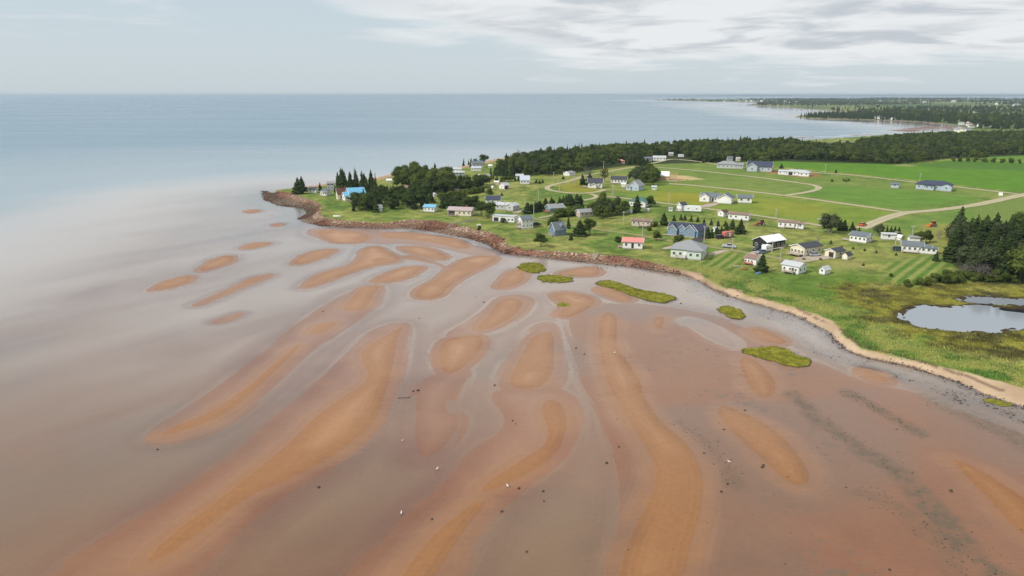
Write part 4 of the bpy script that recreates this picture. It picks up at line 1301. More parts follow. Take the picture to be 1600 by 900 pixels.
def block(root, L, W, h, roof, pitch, wm, rm, ox=0.0, oy=0.0, rz=0.0, win=(3, 2, 3, 2), doors=(), z0=0.0, trim=True, over=0.45, storeys=1, ww=1.0):
    """a walled and roofed body; ridge along local x.  win = windows on -y, +x, +y, -x walls"""
    T = Matrix.Translation((ox, oy, z0)) @ Matrix.Rotation(rz, 4, 'Z')
    hl, hw = L / 2, W / 2
    rise = hw * math.tan(R(pitch)) if roof in ('gable', 'hip') else 0.0
    fd = MB().box(-hl - 0.03, hl + 0.03, -hw - 0.03, hw + 0.03, -0.6, 0.35, T)
    obj('foundation', fd.mesh('foundation'), root, M_FND)
    m = MB()
    if roof == 'gable':
        prof = [(-hw, 0.35), (hw, 0.35), (hw, h), (0, h + rise), (-hw, h)]
        m.prism(prof, -hl, hl, T @ Matrix.Rotation(math.pi / 2, 4, 'Z'))
    else:
        m.box(-hl, hl, -hw, hw, 0.35, h, T)
    obj('wall', m.mesh('wall'), root, M_WALL[wm])
    rf = MB()
    th = 0.16
    if roof == 'gable':
        e = over
        sl = math.tan(R(pitch))
        for s_ in (-1, 1):
            y0, y1 = 0.0, s_ * (hw + e)
            zr, ze = h + rise + 0.02, h - e * sl + 0.02
            vs = [(-hl - e, y0, zr), (hl + e, y0, zr), (hl + e, y1, ze), (-hl - e, y1, ze)]
            vs += [(x, y, z + th) for x, y, z in vs]
            fs = [(0, 1, 2, 3), (7, 6, 5, 4), (0, 4, 5, 1), (1, 5, 6, 2), (2, 6, 7, 3), (3, 7, 4, 0)]
            rf.add(vs, fs if s_ > 0 else [f[::-1] for f in fs], T)
    elif roof == 'hip':
        e = over
        sl = math.tan(R(pitch))
        ze, zr = h - 0.02, h + (hw + e) * sl
        rl = max(hl - hw, 0.15)
        vs = [(-hl - e, -hw - e, ze), (hl + e, -hw - e, ze), (hl + e, hw + e, ze), (-hl - e, hw + e, ze),
              (-hl - e, -hw - e, ze + th), (hl + e, -hw - e, ze + th), (hl + e, hw + e, ze + th), (-hl - e, hw + e, ze + th), (-rl, 0, zr), (rl, 0, zr)]
        rf.add(vs, [(3, 2, 1, 0), (0, 1, 5, 4), (1, 2, 6, 5), (2, 3, 7, 6), (3, 0, 4, 7), (4, 5, 9, 8), (5, 6, 9), (6, 7, 8, 9), (7, 4, 8)], T)
    else:
        rf.box(-hl - 0.3, hl + 0.3, -hw - 0.3, hw + 0.3, h, h + 0.3, T)
    ro = obj('roof', rf.mesh('roof'), root, M_ROOF[rm])
    if trim and roof == 'gable':
        e = over + 0.03
        sl = math.tan(R(pitch))
        for sx_ in (-1, 1):
            tr = MB()
            for s_ in (-1, 1):
                zr, ze = h + rise, h - over * sl
                xs = sx_ * (hl + e)
                vs = [(xs - 0.05, 0, zr - 0.1), (xs + 0.05, 0, zr - 0.1), (xs + 0.05, s_ * (hw + e), ze - 0.1), (xs - 0.05, s_ * (hw + e), ze - 0.1)]
                vs += [(x, y, z + 0.26) for x, y, z in vs]
                fs = [(0, 1, 2, 3), (7, 6, 5, 4), (0, 4, 5, 1), (1, 5, 6, 2), (2, 6, 7, 3), (3, 7, 4, 0)]
                tr.add(vs, fs if s_ > 0 else [f[::-1] for f in fs], T)
            obj('barge_board', tr.mesh('barge_board'), ro, M_TRIM)
    faces = [Matrix.Translation((0, -hw, 0)), Matrix.Translation((hl, 0, 0)) @ Matrix.Rotation(math.pi / 2, 4, 'Z'),
             Matrix.Translation((0, hw, 0)) @ Matrix.Rotation(math.pi, 4, 'Z'), Matrix.Translation((-hl, 0, 0)) @ Matrix.Rotation(-math.pi / 2, 4, 'Z')]
    lens = [L, W, L, W]
    dn = {d_[0]: d_ for d_ in doors}
    for k in range(4):
        n_ = win[k]
        M = T @ faces[k]
        for i in range(n_):
            x = lens[k] * ((i + 0.5) / n_ - 0.5)
            if k in dn and abs(x - dn[k][1]) < (dn[k][2] / 2 + 0.6):
                continue
            for st in range(storeys):
                window(root, M, x, 1.75 + st * 2.5, ww, 1.15)
        if roof == 'gable' and k in (1, 3) and rise > 2.2:
            window(root, M, 0, h + rise * 0.33, 1.0, 1.1)
    for (k, x, wd, ht, mt) in doors:
        door(root, T @ faces[k], x, 0.35, wd, ht, M_DOOR[mt], 'garage_door' if wd > 2 else 'door')
    return ro


def deck(root, x0, x1, y0, y1, z=0.55, mat=None, rail=True):
    d = MB().box(x0, x1, y0, y1, z - 0.16, z)
    mat = mat or M_DECK
    dk = obj('deck', d.mesh('deck'), root, mat)
    for x in (x0 + 0.1, x1 - 0.1):
        for y in (y0 + 0.1, y1 - 0.1):
            obj('post', MB().box(x - 0.07, x + 0.07, y - 0.07, y + 0.07, -0.5, z + (0.95 if rail else 0)).mesh('post'), dk, mat)
    if rail:
        r_ = MB()
        for a in ((x0, x1, y0 + 0.04, y0 + 0.10), (x0 + 0.04, x0 + 0.10, y0, y1), (x1 - 0.10, x1 - 0.04, y0, y1)):
            r_.box(*a, z + 0.88, z + 0.97)
            r_.box(*a, z + 0.45, z + 0.52)
        obj('railing', r_.mesh('railing'), dk, mat)


def chimney(ro, x, y, z, h=1.4):
    obj('chimney', MB().box(x - 0.35, x + 0.35, y - 0.3, y + 0.3, z - 1.2, z + h).mesh('chimney'), ro, M_BRICK)


A_, B_ = 32.0, -57.0
# name, label, category, px, py, ridge heading, L, W, h, roof, pitch, wall, roof colour, extras
HOUSES = [
    ('cottage', 'small white cottage with pale grey roof and white deck posts nearest the beach', 'house', 1240, 425, B_ + 8, 7.6, 6.6, 3.2, 'gable', 18, 'white', 'lightgrey', dict(win=(3, 2, 3, 2), doors=((0, 1.2, 1.0, 2.0, 'dark'),), deck=[(-2.6, 2.4, -5.4, -3.3, 1.0)])),
    ('cottage', 'white cottage with brown roof and red deck by a dark spruce', 'house', 1177, 412, B_ + 10, 7.0, 7.2, 3.1, 'gable', 20, 'white', 'brown', dict(win=(4, 2, 3, 2), doors=((0, 2.2, 1.0, 2.0, 'white'),), deckr=[(-3.4, 1.6, -5.8, -3.6, 0.9)])),
    ('house', 'black-walled house with bright white roof and white window frames', 'house', 1201, 386, A_, 13.0, 8.6, 3.6, 'gable', 24, 'black', 'white', dict(win=(4, 2, 4, 2), ww=1.7, deck=[(-7.4, 4.5, -6.2, -4.4, 0.5)])),
    ('house', 'cream house with charcoal roof and a deck on its gable end', 'house', 1259, 396, A_, 11.5, 6.8, 3.3, 'gable', 20, 'cream', 'dark', dict(win=(3, 2, 3, 4), deck=[(-8.6, -5.8, -3.0, 3.0, 0.8)])),
    ('garage', 'cream garage with charcoal roof and black door on its gable', 'garage', 1304, 401, A_, 7.2, 5.4, 2.9, 'gable', 20, 'cream', 'dark', dict(win=(1, 0, 2, 0), doors=((3, 0.6, 2.4, 2.1, 'dark'),))),
    ('shed', 'small white shed with rounded charcoal roof beside the cream garage', 'shed', 1323, 405, A_, 3.8, 3.0, 2.3, 'gable', 38, 'cream', 'dark', dict(win=(0, 0, 0, 0), doors=((3, 0, 1.2, 1.8, 'white'),), trim=False)),
    ('shed', 'small white barn-shaped shed alone on the mown grass', 'shed', 1288, 428, A_, 3.9, 3.0, 2.2, 'gable', 40, 'white', 'lightgrey', dict(win=(0, 1, 0, 1), trim=False)),
    ('bungalow', 'white bungalow with slate roof and patio slab beyond the tiny evergreens', 'house', 1345, 377, B_ + 10, 7.6, 7.4, 3.0, 'gable', 18, 'white', 'slate', dict(win=(4, 2, 3, 2), deck=[(-8.0, -3.9, -3.0, 0.5, 0.35)], norail=True)),
    ('shed', 'long white shed in front of pointed conifers', 'shed', 1387, 374, -12, 5.3, 2.8, 2.5, 'gable', 15, 'white', 'lightgrey', dict(win=(1, 0, 1, 0), trim=False)),
    ('shed', 'tiny white gabled shed beside the long white shed', 'shed', 1405, 375.5, B_, 2.4, 2.2, 1.9, 'gable', 38, 'white', 'white', dict(win=(0, 0, 0, 0), doors=((1, 0, 0.9, 1.6, 'white'),), trim=False)),
    ('shed', 'boxy white outbuilding with grey roof behind the white winged house', 'shed', 1427, 380.5, -10, 4.0, 3.0, 2.8, 'gable', 12, 'white', 'grey', dict(win=(0, 0, 0, 0), doors=((0, -0.8, 1.0, 2.0, 'white'),), trim=False)),
    ('house', 'white house with slate roof and low white wing beside the wood', 'house', 1424, 393, -25, 7.6, 5.6, 2.9, 'gable', 24, 'white', 'slate', dict(win=(4, 1, 3, 1), wings=[(4.9, -1.2, 0.0, 3.8, 4.2, 2.6, 18), (7.6, -1.6, 0.0, 2.4, 3.6, 2.4, 8)], deck=[(-3.6, 2.2, -4.2, -2.9, 0.5)])),
    ('mobile_home', 'white mobile home with brown roof and porch beside the gravel lane', 'mobile home', 1232, 355.5, -33, 9.6, 4.4, 2.9, 'gable', 15, 'white', 'brown', dict(win=(4, 1, 4, 1), wings=[(6.0, 0.2, 0.0, 3.0, 3.6, 2.6, 18)], deck=[(-1.5, 3.5, -4.0, -2.3, 0.7)])),
    ('mobile_home', 'long white mobile home with brown roof next to a small white garage', 'mobile home', 1155, 343, -30, 10.8, 4.6, 3.0, 'gable', 15, 'white', 'brown', dict(win=(4, 1, 4, 1), doors=((0, 1.0, 1.0, 2.0, 'white'),))),
    ('garage', 'small white garage with dark brown roof by the long white mobile home', 'garage', 1130, 338, A_, 5.0, 4.8, 2.8, 'gable', 25, 'white', 'darkbrown', dict(win=(1, 0, 1, 1))),
    ('house', 'big blue house with navy roof and three white-trimmed gables', 'house', 1067, 366, -27, 14.5, 7.4, 3.4, 'gable', 34, 'blue', 'navy', dict(win=(5, 2, 4, 2), wings=[(-4.6, -3.4, 90.0, 5.0, 5.0, 3.3, 42), (0.4, -2.8, 90.0, 3.6, 3.2, 4.2, 42), (5.2, -3.8, 90.0, 6.0, 6.0, 3.5, 42), (8.6, -0.6, 63.0, 9.5, 7.2, 3.3, 36)], deck=[(-9.5, -3.0, -7.6, -5.8, 0.3), (-3.0, 3.0, -6.6, -5.0, 0.3)], norail=True, winwall='midblue')),
    ('house', 'pale green house with large grey hip roof and glazed corner porch', 'house', 1076, 400, -22, 11.0, 9.6, 3.2, 'hip', 27, 'palegreen', 'grey', dict(win=(5, 2, 4, 3), wings=[(2.6, -4.7, 0.0, 4.6, 1.8, 2.9, 0)], doors=((0, -0.6, 1.0, 2.0, 'white'),), deck=[(-3.6, -0.2, -6.6, -5.0, 0.5)])),
    ('cottage', 'white cottage with pink-red roof in front of a spreading pine', 'house', 989, 387, -14, 7.6, 5.4, 2.9, 'gable', 22, 'white', 'pink', dict(win=(3, 1, 3, 1), doors=((0, 0.0, 0.9, 2.0, 'dark'),), chim=(0.6, 0.2), deck=[(-5.8, -3.9, -2.2, 1.2, 0.5)])),
    ('mobile_home', 'tan trailer home with dull brown roof and porch beside a tall pole', 'mobile home', 1003, 353, -24, 8.8, 4.4, 2.8, 'gable', 15, 'tan', 'brown', dict(win=(4, 1, 4, 1), deck=[(-1.0, 4.5, -4.0, -2.3, 0.7)])),
    ('house', 'white house with dark green hip roof half hidden by spruces', 'house', 999, 322, -24, 12.0, 8.0, 3.4, 'hip', 30, 'white', 'green', dict(win=(4, 2, 4, 2), wings=[(3.4, -4.6, 90.0, 4.0, 4.4, 3.0, 25)])),
    ('shed', 'small white shed with grey roof among the trees below the green-roofed house', 'shed', 985, 333, B_, 3.0, 2.6, 2.3, 'gable', 30, 'white', 'white', dict(win=(0, 0, 0, 0), trim=False)),
    ('shed', 'low tan shed on the lawn beside the tall dark spruce', 'shed', 1011, 331, -20, 3.6, 2.4, 2.0, 'gable', 20, 'tan', 'lightgrey', dict(win=(1, 0, 0, 0), trim=False)),
    ('shed', 'small white shed with grey roof beside the tall narrow white house', 'shed', 1048, 330, -20, 3.4, 3.0, 2.3, 'gable', 30, 'white', 'grey', dict(win=(1, 0, 0, 0), trim=False)),
    ('house', 'tall narrow white house with black roof and a big white camper', 'house', 1065, 330, A_, 6.2, 5.0, 4.8, 'gable', 32, 'white', 'dark', dict(win=(2, 1, 2, 2), storeys=2, deck=[(-4.9, -3.2, -2.2, 2.2, 0.6)])),
    ('house', 'long white house with slate roof and two gables behind a gravel drive', 'house', 1110, 314.5, -27, 10.0, 6.8, 3.0, 'gable', 28, 'white', 'slate', dict(win=(3, 2, 3, 2), wings=[(-2.4, -3.0, 90.0, 4.4, 5.4, 3.0, 34)], doors=((0, 2.0, 1.0, 2.1, 'dark'),))),
    ('garage', 'white garage with slate roof attached beyond the gravel drive', 'garage', 1134, 317, A_ + 30, 7.4, 6.8, 3.0, 'gable', 30, 'white', 'slate', dict(win=(1, 0, 1, 0), doors=((3, 0.0, 4.4, 2.3, 'white'),))),
    ('shed', 'separate white outbuilding with slate roof at the end of the drive', 'shed', 1163, 316.5, -14, 6.2, 4.4, 2.8, 'gable', 25, 'white', 'slate', dict(win=(2, 1, 2, 1))),
    ('house', 'pale blue steep-gabled house with grey roof on the lane', 'house', 994, 297, A_ + 22, 9.0, 8.2, 3.6, 'gable', 38, 'paleblue', 'grey', dict(win=(3, 2, 3, 2), wings=[(-3.4, 3.8, 90.0, 3.6, 4.0, 2.6, 25)], storeys=1)),
    ('shed', 'small white shed between long white house and pale blue house', 'shed', 974, 292.5, -10, 3.0, 2.6, 2.3, 'gable', 20, 'white', 'white', dict(win=(0, 0, 0, 0), trim=False)),
    ('shed', 'pale grey-green garden shed next to the pale blue house', 'shed', 1022, 297, -10, 3.0, 2.6, 2.2, 'gable', 25, 'palegreen', 'lightgrey', dict(win=(0, 0, 0, 0), trim=False)),
    ('house', 'white house with charcoal roof and front porch inside the loop road', 'house', 930, 293, -8, 8.2, 6.6, 3.4, 'gable', 34, 'white', 'dark', dict(win=(3, 2, 3, 2), wings=[(-0.8, -4.0, 90.0, 2.4, 3.0, 2.4, 25)], deck=[(-7.4, -4.2, -2.8, 0.6, 0.5)])),
    ('house', 'long white house with charcoal roof and shaded veranda', 'house', 967, 286, -12, 11.0, 6.6, 3.0, 'gable', 26, 'white', 'dark', dict(win=(5, 2, 4, 2), deck=[(-5.4, 0.8, -4.8, -3.4, 0.4)])),
    ('house', 'white house with grey roof below the main forest', 'house', 889, 274.5, A_ + 15, 9.0, 8.0, 2.9, 'gable', 20, 'white', 'grey', dict(win=(3, 2, 3, 2))),
    ('house', 'white house with pale blue metal roof standing on the open meadow', 'house', 820, 287, 0, 7.4, 7.6, 3.2, 'gable', 38, 'white', 'lightblue', dict(win=(3, 1, 3, 2), deck=[(3.8, 6.2, -3.0, 0.5, 0.5)])),
    ('house', 'grey house just behind the pale blue-roofed house', 'house', 812, 280, 0, 6.8, 6.0, 3.2, 'gable', 22, 'bluegrey', 'lightgrey', dict(win=(2, 1, 2, 1))),
    ('cottage', 'pale cottage with grey roof behind the maroon-leaved tree', 'house', 788, 295, A_ + 20, 7.4, 6.4, 3.2, 'gable', 30, 'white', 'lightgrey', dict(win=(2, 2, 2, 1))),
    ('shed', 'tiny white shed next to the round greyish bush', 'shed', 770, 295, B_, 2.6, 2.2, 2.0, 'gable', 30, 'white', 'white', dict(win=(0, 0, 0, 0), trim=False)),
    ('shed', 'small pinkish shed behind the pale cottage', 'shed', 776, 288.5, -10, 3.4, 3.0, 2.2, 'gable', 25, 'pink', 'white', dict(win=(0, 0, 0, 0), trim=False)),
    ('cottage', 'long white seaside cottage with grey metal roof', 'house', 713, 268, -5, 14.0, 7.0, 3.0, 'gable', 22, 'white', 'lightgrey', dict(win=(4, 1, 4, 1), trim=False)),
    ('cottage', 'low white seaside cottage in front of the long grey-roofed one', 'house', 716, 274, 8, 11.0, 5.0, 2.6, 'gable', 18, 'bluegrey', 'lightgrey', dict(win=(4, 1, 4, 1), trim=False)),
    ('cottage', 'white seaside cottage with bluish roof facing the sea', 'house', 744, 267, 4, 12.0, 6.0, 3.4, 'gable', 24, 'white', 'lightblue', dict(win=(4, 1, 4, 1), trim=False)),
    ('cottage', 'grey seaside house with dark roof behind the bluish-roofed cottage', 'house', 746, 261, 12, 11.0, 7.0, 3.6, 'gable', 30, 'grey', 'slate', dict(win=(3, 1, 3, 1), trim=False)),
    ('cottage', 'small white gabled cottage between seaside cottages and hedge', 'house', 748, 279, A_ + 40, 6.0, 5.0, 2.6, 'gable', 30, 'white', 'white', dict(win=(2, 1, 2, 1), trim=False)),
    ('cottage', 'grey-roofed cottage beside the small white gabled cottage', 'house', 761, 278.5, 0, 7.0, 5.6, 2.4, 'gable', 30, 'grey', 'grey', dict(win=(2, 1, 2, 1), trim=False)),
    ('cottage', 'tiny white cabin at the forest corner by the sea', 'house', 766, 262, 0, 5.0, 4.0, 2.6, 'gable', 30, 'cream', 'white', dict(win=(2, 1, 2, 1), trim=False)),
    ('cottage', 'small whitewashed house tucked against the dark grove', 'house', 678, 308, B_ + 15, 5.4, 4.6, 3.0, 'gable', 25, 'white', 'lightgrey', dict(win=(2, 1, 2, 1))),
    ('shed', 'small white shed with black roof in the hedged meadow', 'shed', 713, 298, -4, 4.2, 2.8, 2.2, 'gable', 30, 'white', 'dark', dict(win=(0, 0, 0, 1), trim=False)),
    ('cottage', 'white cottage with bright blue roof near the bank', 'house', 673, 330, -16, 7.6, 6.2, 3.0, 'gable', 20, 'white', 'skyblue', dict(win=(3, 2, 3, 2), deck=[(-6.2, -3.8, -3.8, -0.5, 0.3)], norail=True)),
    ('cottage', 'cream cottage with dusty rose-grey roof and dark screened porch', 'house', 721, 336, -14, 13.0, 7.0, 3.0, 'gable', 20, 'cream', 'rose', dict(win=(5, 1, 4, 1), doors=((0, -4.4, 3.6, 2.2, 'dark'),), deck=[(-6.4, -1.2, -5.0, -3.5, 0.5)])),
    ('cottage', 'low tan cottage with grey roof above the dark grove', 'house', 637, 299, 0, 9.6, 6.0, 2.8, 'gable', 18, 'cream', 'brown', dict(win=(4, 1, 4, 1))),
    ('house', 'white house with navy roof behind the massive pine', 'house', 771, 318, -4, 9.4, 6.6, 3.0, 'gable', 28, 'white', 'navy', dict(win=(3, 1, 3, 1))),
    ('house', 'long pale grey-roofed house beyond the flat-roofed one', 'house', 791, 327, -20, 12.0, 6.6, 2.9, 'gable', 20, 'grey', 'lightgrey', dict(win=(4, 2, 4, 2), wings=[(4.8, -1.2, 75.0, 7.0, 5.4, 2.9, 25)])),
    ('house', 'long low white house with nearly flat roof and tall windows', 'house', 789, 346, -22, 15.0, 5.6, 3.4, 'flat', 0, 'white', 'lightgrey', dict(win=(6, 1, 6, 1), ww=1.5, doors=((0, -5.0, 3.4, 2.2, 'dark'),))),
    ('house', 'tall two-storey white house with slate roof and stepped deck', 'house', 821, 356, A_ - 10, 7.6, 6.4, 5.4, 'gable', 26, 'white', 'slate', dict(win=(3, 2, 3, 2), storeys=2, ww=0.8, deck=[(-6.0, -3.9, -3.0, 3.0, 0.7), (-5.4, -3.9, -2.4, 2.4, 3.1)])),
    ('house', 'steep-gabled blue house with white lower front and dormer', 'house', 871, 367, A_ - 4, 7.0, 6.6, 3.3, 'gable', 46, 'blue', 'slate', dict(win=(2, 1, 2, 2), dormer=True, deck=[(-5.2, -3.6, -2.6, 1.8, 0.5)])),
    ('house', 'grey-roofed house with green gable and white trim behind a hedge', 'house', 867, 331, A_ - 10, 11.0, 8.0, 3.0, 'gable', 28, 'green', 'grey', dict(win=(3, 2, 3, 3), deckr=[(-7.2, -5.6, -4.0, 4.0, 0.5)], chim=(1.5, -0.3))),
    ('bungalow', 'grey-roofed tan bungalow between hedge and dark pines', 'house', 913, 338, A_ - 12, 8.4, 6.0, 2.8, 'gable', 24, 'tan', 'grey', dict(win=(3, 2, 3, 2))),
    ('cottage', 'small white cottage with black roof at the tip of the point', 'house', 490, 301, -6, 5.6, 5.0, 2.6, 'gable', 26, 'white', 'dark', dict(win=(2, 1, 2, 1))),
    ('cottage', 'two-tier white cottage with slate roof on the point', 'house', 509, 305, -14, 6.6, 5.6, 3.6, 'hip', 26, 'white', 'slate', dict(win=(3, 2, 2, 2), wings=[(1.4, -3.4, 0.0, 3.2, 2.2, 2.4, 0)])),
    ('cottage', 'grey two-storey cottage behind the two-tier white cottage', 'house', 517, 296, 10, 6.0, 5.4, 5.0, 'gable', 26, 'bluegrey', 'grey', dict(win=(2, 2, 2, 2), storeys=2)),
    ('house', 'dark brown steep-roofed house with cream gable on the point', 'house', 536, 311, A_ - 8, 8.2, 6.4, 3.8, 'gable', 48, 'cream', 'darkbrown', dict(win=(2, 1, 2, 2))),
    ('house', 'house with sky-blue metal roof next to the dark brown roof', 'house', 556, 312, A_ - 6, 8.6, 9.6, 3.4, 'gable', 34, 'white', 'skyblue', dict(win=(3, 2, 3, 2), wings=[(-4.6, -0.4, 0.0, 4.4, 6.0, 2.8, 30)])),
    ('cottage', 'white gabled cottage squeezed inside the dark grove', 'house', 592, 330, B_ + 80, 6.0, 5.6, 3.0, 'gable', 42, 'white', 'grey', dict(win=(1, 1, 1, 1))),
    ('cottage', 'small cream cottage beside the mixed grove near the sea', 'house', 608, 286, 10, 6.0, 5.0, 3.0, 'gable', 28, 'cream', 'white', dict(win=(2, 1, 2, 1), trim=False)),
    ('cottage', 'grey cottage hidden among trees of the mixed grove', 'house', 668, 278, 10, 6.5, 5.0, 3.2, 'gable', 28, 'white', 'grey', dict(win=(2, 1, 2, 1), trim=False)),
    ('cottage', 'small red-roofed cottage in front of the forest', 'house', 968, 255.5, 0, 9.0, 6.0, 2.6, 'hip', 22, 'pink', 'pink', dict(win=(4, 1, 4, 1), trim=False)),
    ('house', 'long pale grey-roofed house at the forest edge', 'house', 1030, 251, -8, 13.0, 7.0, 3.2, 'gable', 24, 'white', 'lightgrey', dict(win=(4, 1, 4, 1), trim=False)),
    ('house', 'dark-roofed house behind the block hedge', 'house', 1010, 252, -8, 12.0, 7.0, 3.2, 'gable', 26, 'grey', 'slate', dict(win=(3, 1, 3, 1), trim=False)),
    ('cottage', 'small grey house set into the forest gap', 'house', 1048, 243.5, 0, 8.0, 6.0, 3.6, 'gable', 26, 'tan', 'lightgrey', dict(win=(2, 1, 2, 1), trim=False)),
    ('house', 'grey hip-roofed bungalow on the upper road', 'house', 1137, 262.5, -20, 15.0, 8.5, 3.0, 'hip', 26, 'grey', 'grey', dict(win=(5, 2, 4, 2), wings=[(8.0, -1.0, 0.0, 6.0, 6.0, 2.8, 22)], trim=False)),
    ('house', 'grey gabled house with navy roof on the upper road', 'house', 1187, 267, -22, 13.0, 9.0, 3.2, 'gable', 30, 'bluegrey', 'navy', dict(win=(4, 2, 4, 2), wings=[(-3.8, -3.8, 90.0, 4.6, 5.4, 3.2, 36)])),
    ('house', 'very long low white house with pale roof and bare soil around', 'house', 1246, 274, -32, 18.0, 8.0, 2.9, 'hip', 18, 'white', 'lightgrey', dict(win=(6, 2, 6, 2), wings=[(-11.0, 0.6, 0.0, 6.0, 6.0, 2.7, 15), (6.0, -5.0, 0.0, 7.0, 4.4, 2.6, 15)], doors=((0, -4.5, 3.0, 2.2, 'dark'),), trim=False)),
    ('shed', 'little blue shed alone in the middle field', 'shed', 1398, 293.5, -30, 4.2, 3.0, 2.4, 'gable', 25, 'paleblue', 'slate', dict(win=(1, 1, 0, 0), trim=False)),
    ('house', 'long blue-grey house with navy hip roof beside the crop field', 'house', 1459, 296, -33, 17.0, 8.0, 2.9, 'hip', 26, 'paleblue', 'navy', dict(win=(6, 2, 5, 2), wings=[(6.0, -3.4, 90.0, 5.0, 5.0, 2.9, 26), (-2.0, -4.2, 0.0, 4.4, 2.4, 2.5, 0)], doors=((0, -1.0, 2.6, 2.2, 'red'),), trim=False)),
    ('house', 'grey house half hidden in the forest above the upper road', 'house', 1140, 251, 0, 9.0, 7.0, 4.0, 'gable', 32, 'grey', 'slate', dict(win=(3, 1, 3, 1), trim=False)),
    ('cottage', 'cream cabin half hidden in the forest by the upper road', 'house', 1153, 252, 0, 6.0, 5.0, 4.0, 'gable', 30, 'cream', 'lightgrey', dict(win=(2, 1, 2, 1), trim=False)),
    ('shed', 'white shed with brown roof among spruces by the red trailer', 'shed', 1117, 362, A_, 4.2, 3.4, 2.6, 'gable', 32, 'white', 'lightgrey', dict(win=(1, 0, 0, 1), trim=False)),
]
# how wide each one shows in the photograph, in pixels: sets its real size from its distance
SHOWN = [35, 27, 46, 44, 28, 14, 16, 31, 20, 9, 17, 45, 38, 33, 17, 62, 55, 33, 33, 32, 5, 8, 7, 16, 32, 25, 22, 28, 7, 8, 23, 26, 18, 15, 12, 17, 5, 8, 19, 20, 16, 20, 10, 10, 6, 10, 10, 23, 43, 26, 25, 38, 40, 25, 28, 31, 28, 15, 16, 12, 21, 36, 9, 8, 8, 16, 20, 16, 8, 39, 38, 45, 11, 44, 9, 7, 10]
for (nm, lab, cat, px, py, az, L, W, h, roof, pitch, wc, rc, ex), shown in zip(HOUSES, SHOWN):
    x, y, z = G(px, py)
    root = empty(nm, (x, y, z), R(az), label=lab, cat=cat)
    rects = [(0, 0, 0, L, W)] + [(g_[0], g_[1], g_[2], g_[3], g_[4]) for g_ in ex.get('wings', ())]
    rv = Vector((y, -x)).normalized()
    ext = []
    for (ox, oy, rr, l2, w2) in rects:
        for sa in (-0.5, 0.5):
            for sb in (-0.5, 0.5):
                q_ = Matrix.Rotation(R(az), 2) @ (Vector((ox, oy)) + Matrix.Rotation(R(rr), 2) @ Vector((l2 * sa, w2 * sb)))
                ext.append(q_.dot(rv))
    sc_ = shown * math.sqrt(x * x + y * y + 57 ** 2) / F_PX / (max(ext) - min(ext) + 0.5)
    sc_ = min(max(sc_, 0.5), 1.35)
    root.scale = (sc_, sc_, sc_ ** 0.7)
    kw = {k: ex[k] for k in ('win', 'doors', 'trim', 'storeys', 'ww') if k in ex}
    ro = block(root, L, W, h, roof, pitch, wc, rc, **kw)
    for wg in ex.get('wings', ()):
        ox, oy, rz, l2, w2, h2, p2 = wg
        block(root, l2, w2, h2, 'gable' if p2 > 0 else 'flat', p2, ex.get('winwall', wc), rc, ox, oy, R(rz), win=(2, 1, 1, 1) if l2 > 3 else (1, 0, 0, 0), trim=ex.get('trim', True), over=0.35, z0=0.004)
    for dk in ex.get('deck', ()):
        deck(root, *dk, rail=not ex.get('norail'))
    for dk in ex.get('deckr', ()):
        deck(root, *dk, mat=M_DECKR)
    if 'chim' not in ex and cat == 'house' and W > 5.9 and roof == 'gable' and len(lab) % 2:
        ex['chim'] = (L * 0.22, 0.25)
    if 'chim' in ex:
        chimney(ro, ex['chim'][0], ex['chim'][1], h + W / 2 * math.tan(R(pitch)), 1.0)
    if ex.get('dormer'):
        block(root, 2.0, 2.2, 5.2, 'gable', 40, wc, rc, 1.0, -2.2, R(90), win=(0, 0, 0, 0), over=0.25, z0=0.0)
        window(root, Matrix.Translation((1.0, -3.2, 0)), 0, 4.4, 1.0, 1.1)


# ---------------------------------------------------------------- house under construction
x, y, z = G(1042, 281)
root = empty('unfinished_house', (x, y, z), R(-14), label='unfinished timber house with white sheeted roof and open rafters', cat='house')
M_LUM = paint('raw_timber', (0.55, 0.37, 0.18), 0.8, 0.2, 2)
obj('foundation', MB().box(-7, 7, -4, 4, -0.5, 0.3).mesh('foundation'), root, M_FND)
obj('wall', MB().box(-7, 1.5, -3.9, 3.9, 0.3, 3.0).mesh('wall'), root, M_LUM)
m = MB()
for s_ in (-1, 1):
    vs = [(-7.4, 0, 5.6), (1.6, 0, 5.6), (1.6, s_ * 4.4, 2.8), (-7.4, s_ * 4.4, 2.8)]
    vs += [(a, b, c + 0.12) for a, b, c in vs]
    m.add(vs, [(0, 1, 2, 3), (7, 6, 5, 4), (0, 4, 5, 1), (1, 5, 6, 2), (2, 6, 7, 3), (3, 7, 4, 0)])
obj('roof', m.mesh('roof'), root, M_ROOF['white'])
for i in range(9):
    xx = 2.0 + i * 0.6
    m = MB()
    for yy in (-3.9, 3.9):
        m.box(xx - 0.06, xx + 0.06, yy - 0.08, yy + 0.08, 0.3, 3.0)
        m.tube((xx, yy * 1.1, 2.8), (xx, 0, 5.5), 0.07, 0.07, 4)
    m.tube((xx, -4, 3.0), (xx, 4, 3.0), 0.06, 0.06, 4)
    obj('rafter', m.mesh('rafter'), root, M_LUM)
for px, py, l in ((1056, 282, 3), (1064, 281, 4), (1058, 284, 2.5), (1072, 281, 2)):
    x, y, z = G(px, py)
    m = MB()
    for k in range(4):
        m.box(-l / 2, l / 2, -0.7 + 0.1 * k, 0.6 - 0.05 * k, 0.18 * k - 0.05, 0.18 * k + 0.13)
    o = obj('lumber_pile', m.mesh('lumber_pile'), None, M_LUM)
    o.location, o.rotation_euler = (x, y, z), (0, 0, random.random() * 3)
    prop(o, 'pile of raw boards beside the unfinished timber house', 'lumber', 'board piles by the unfinished house')

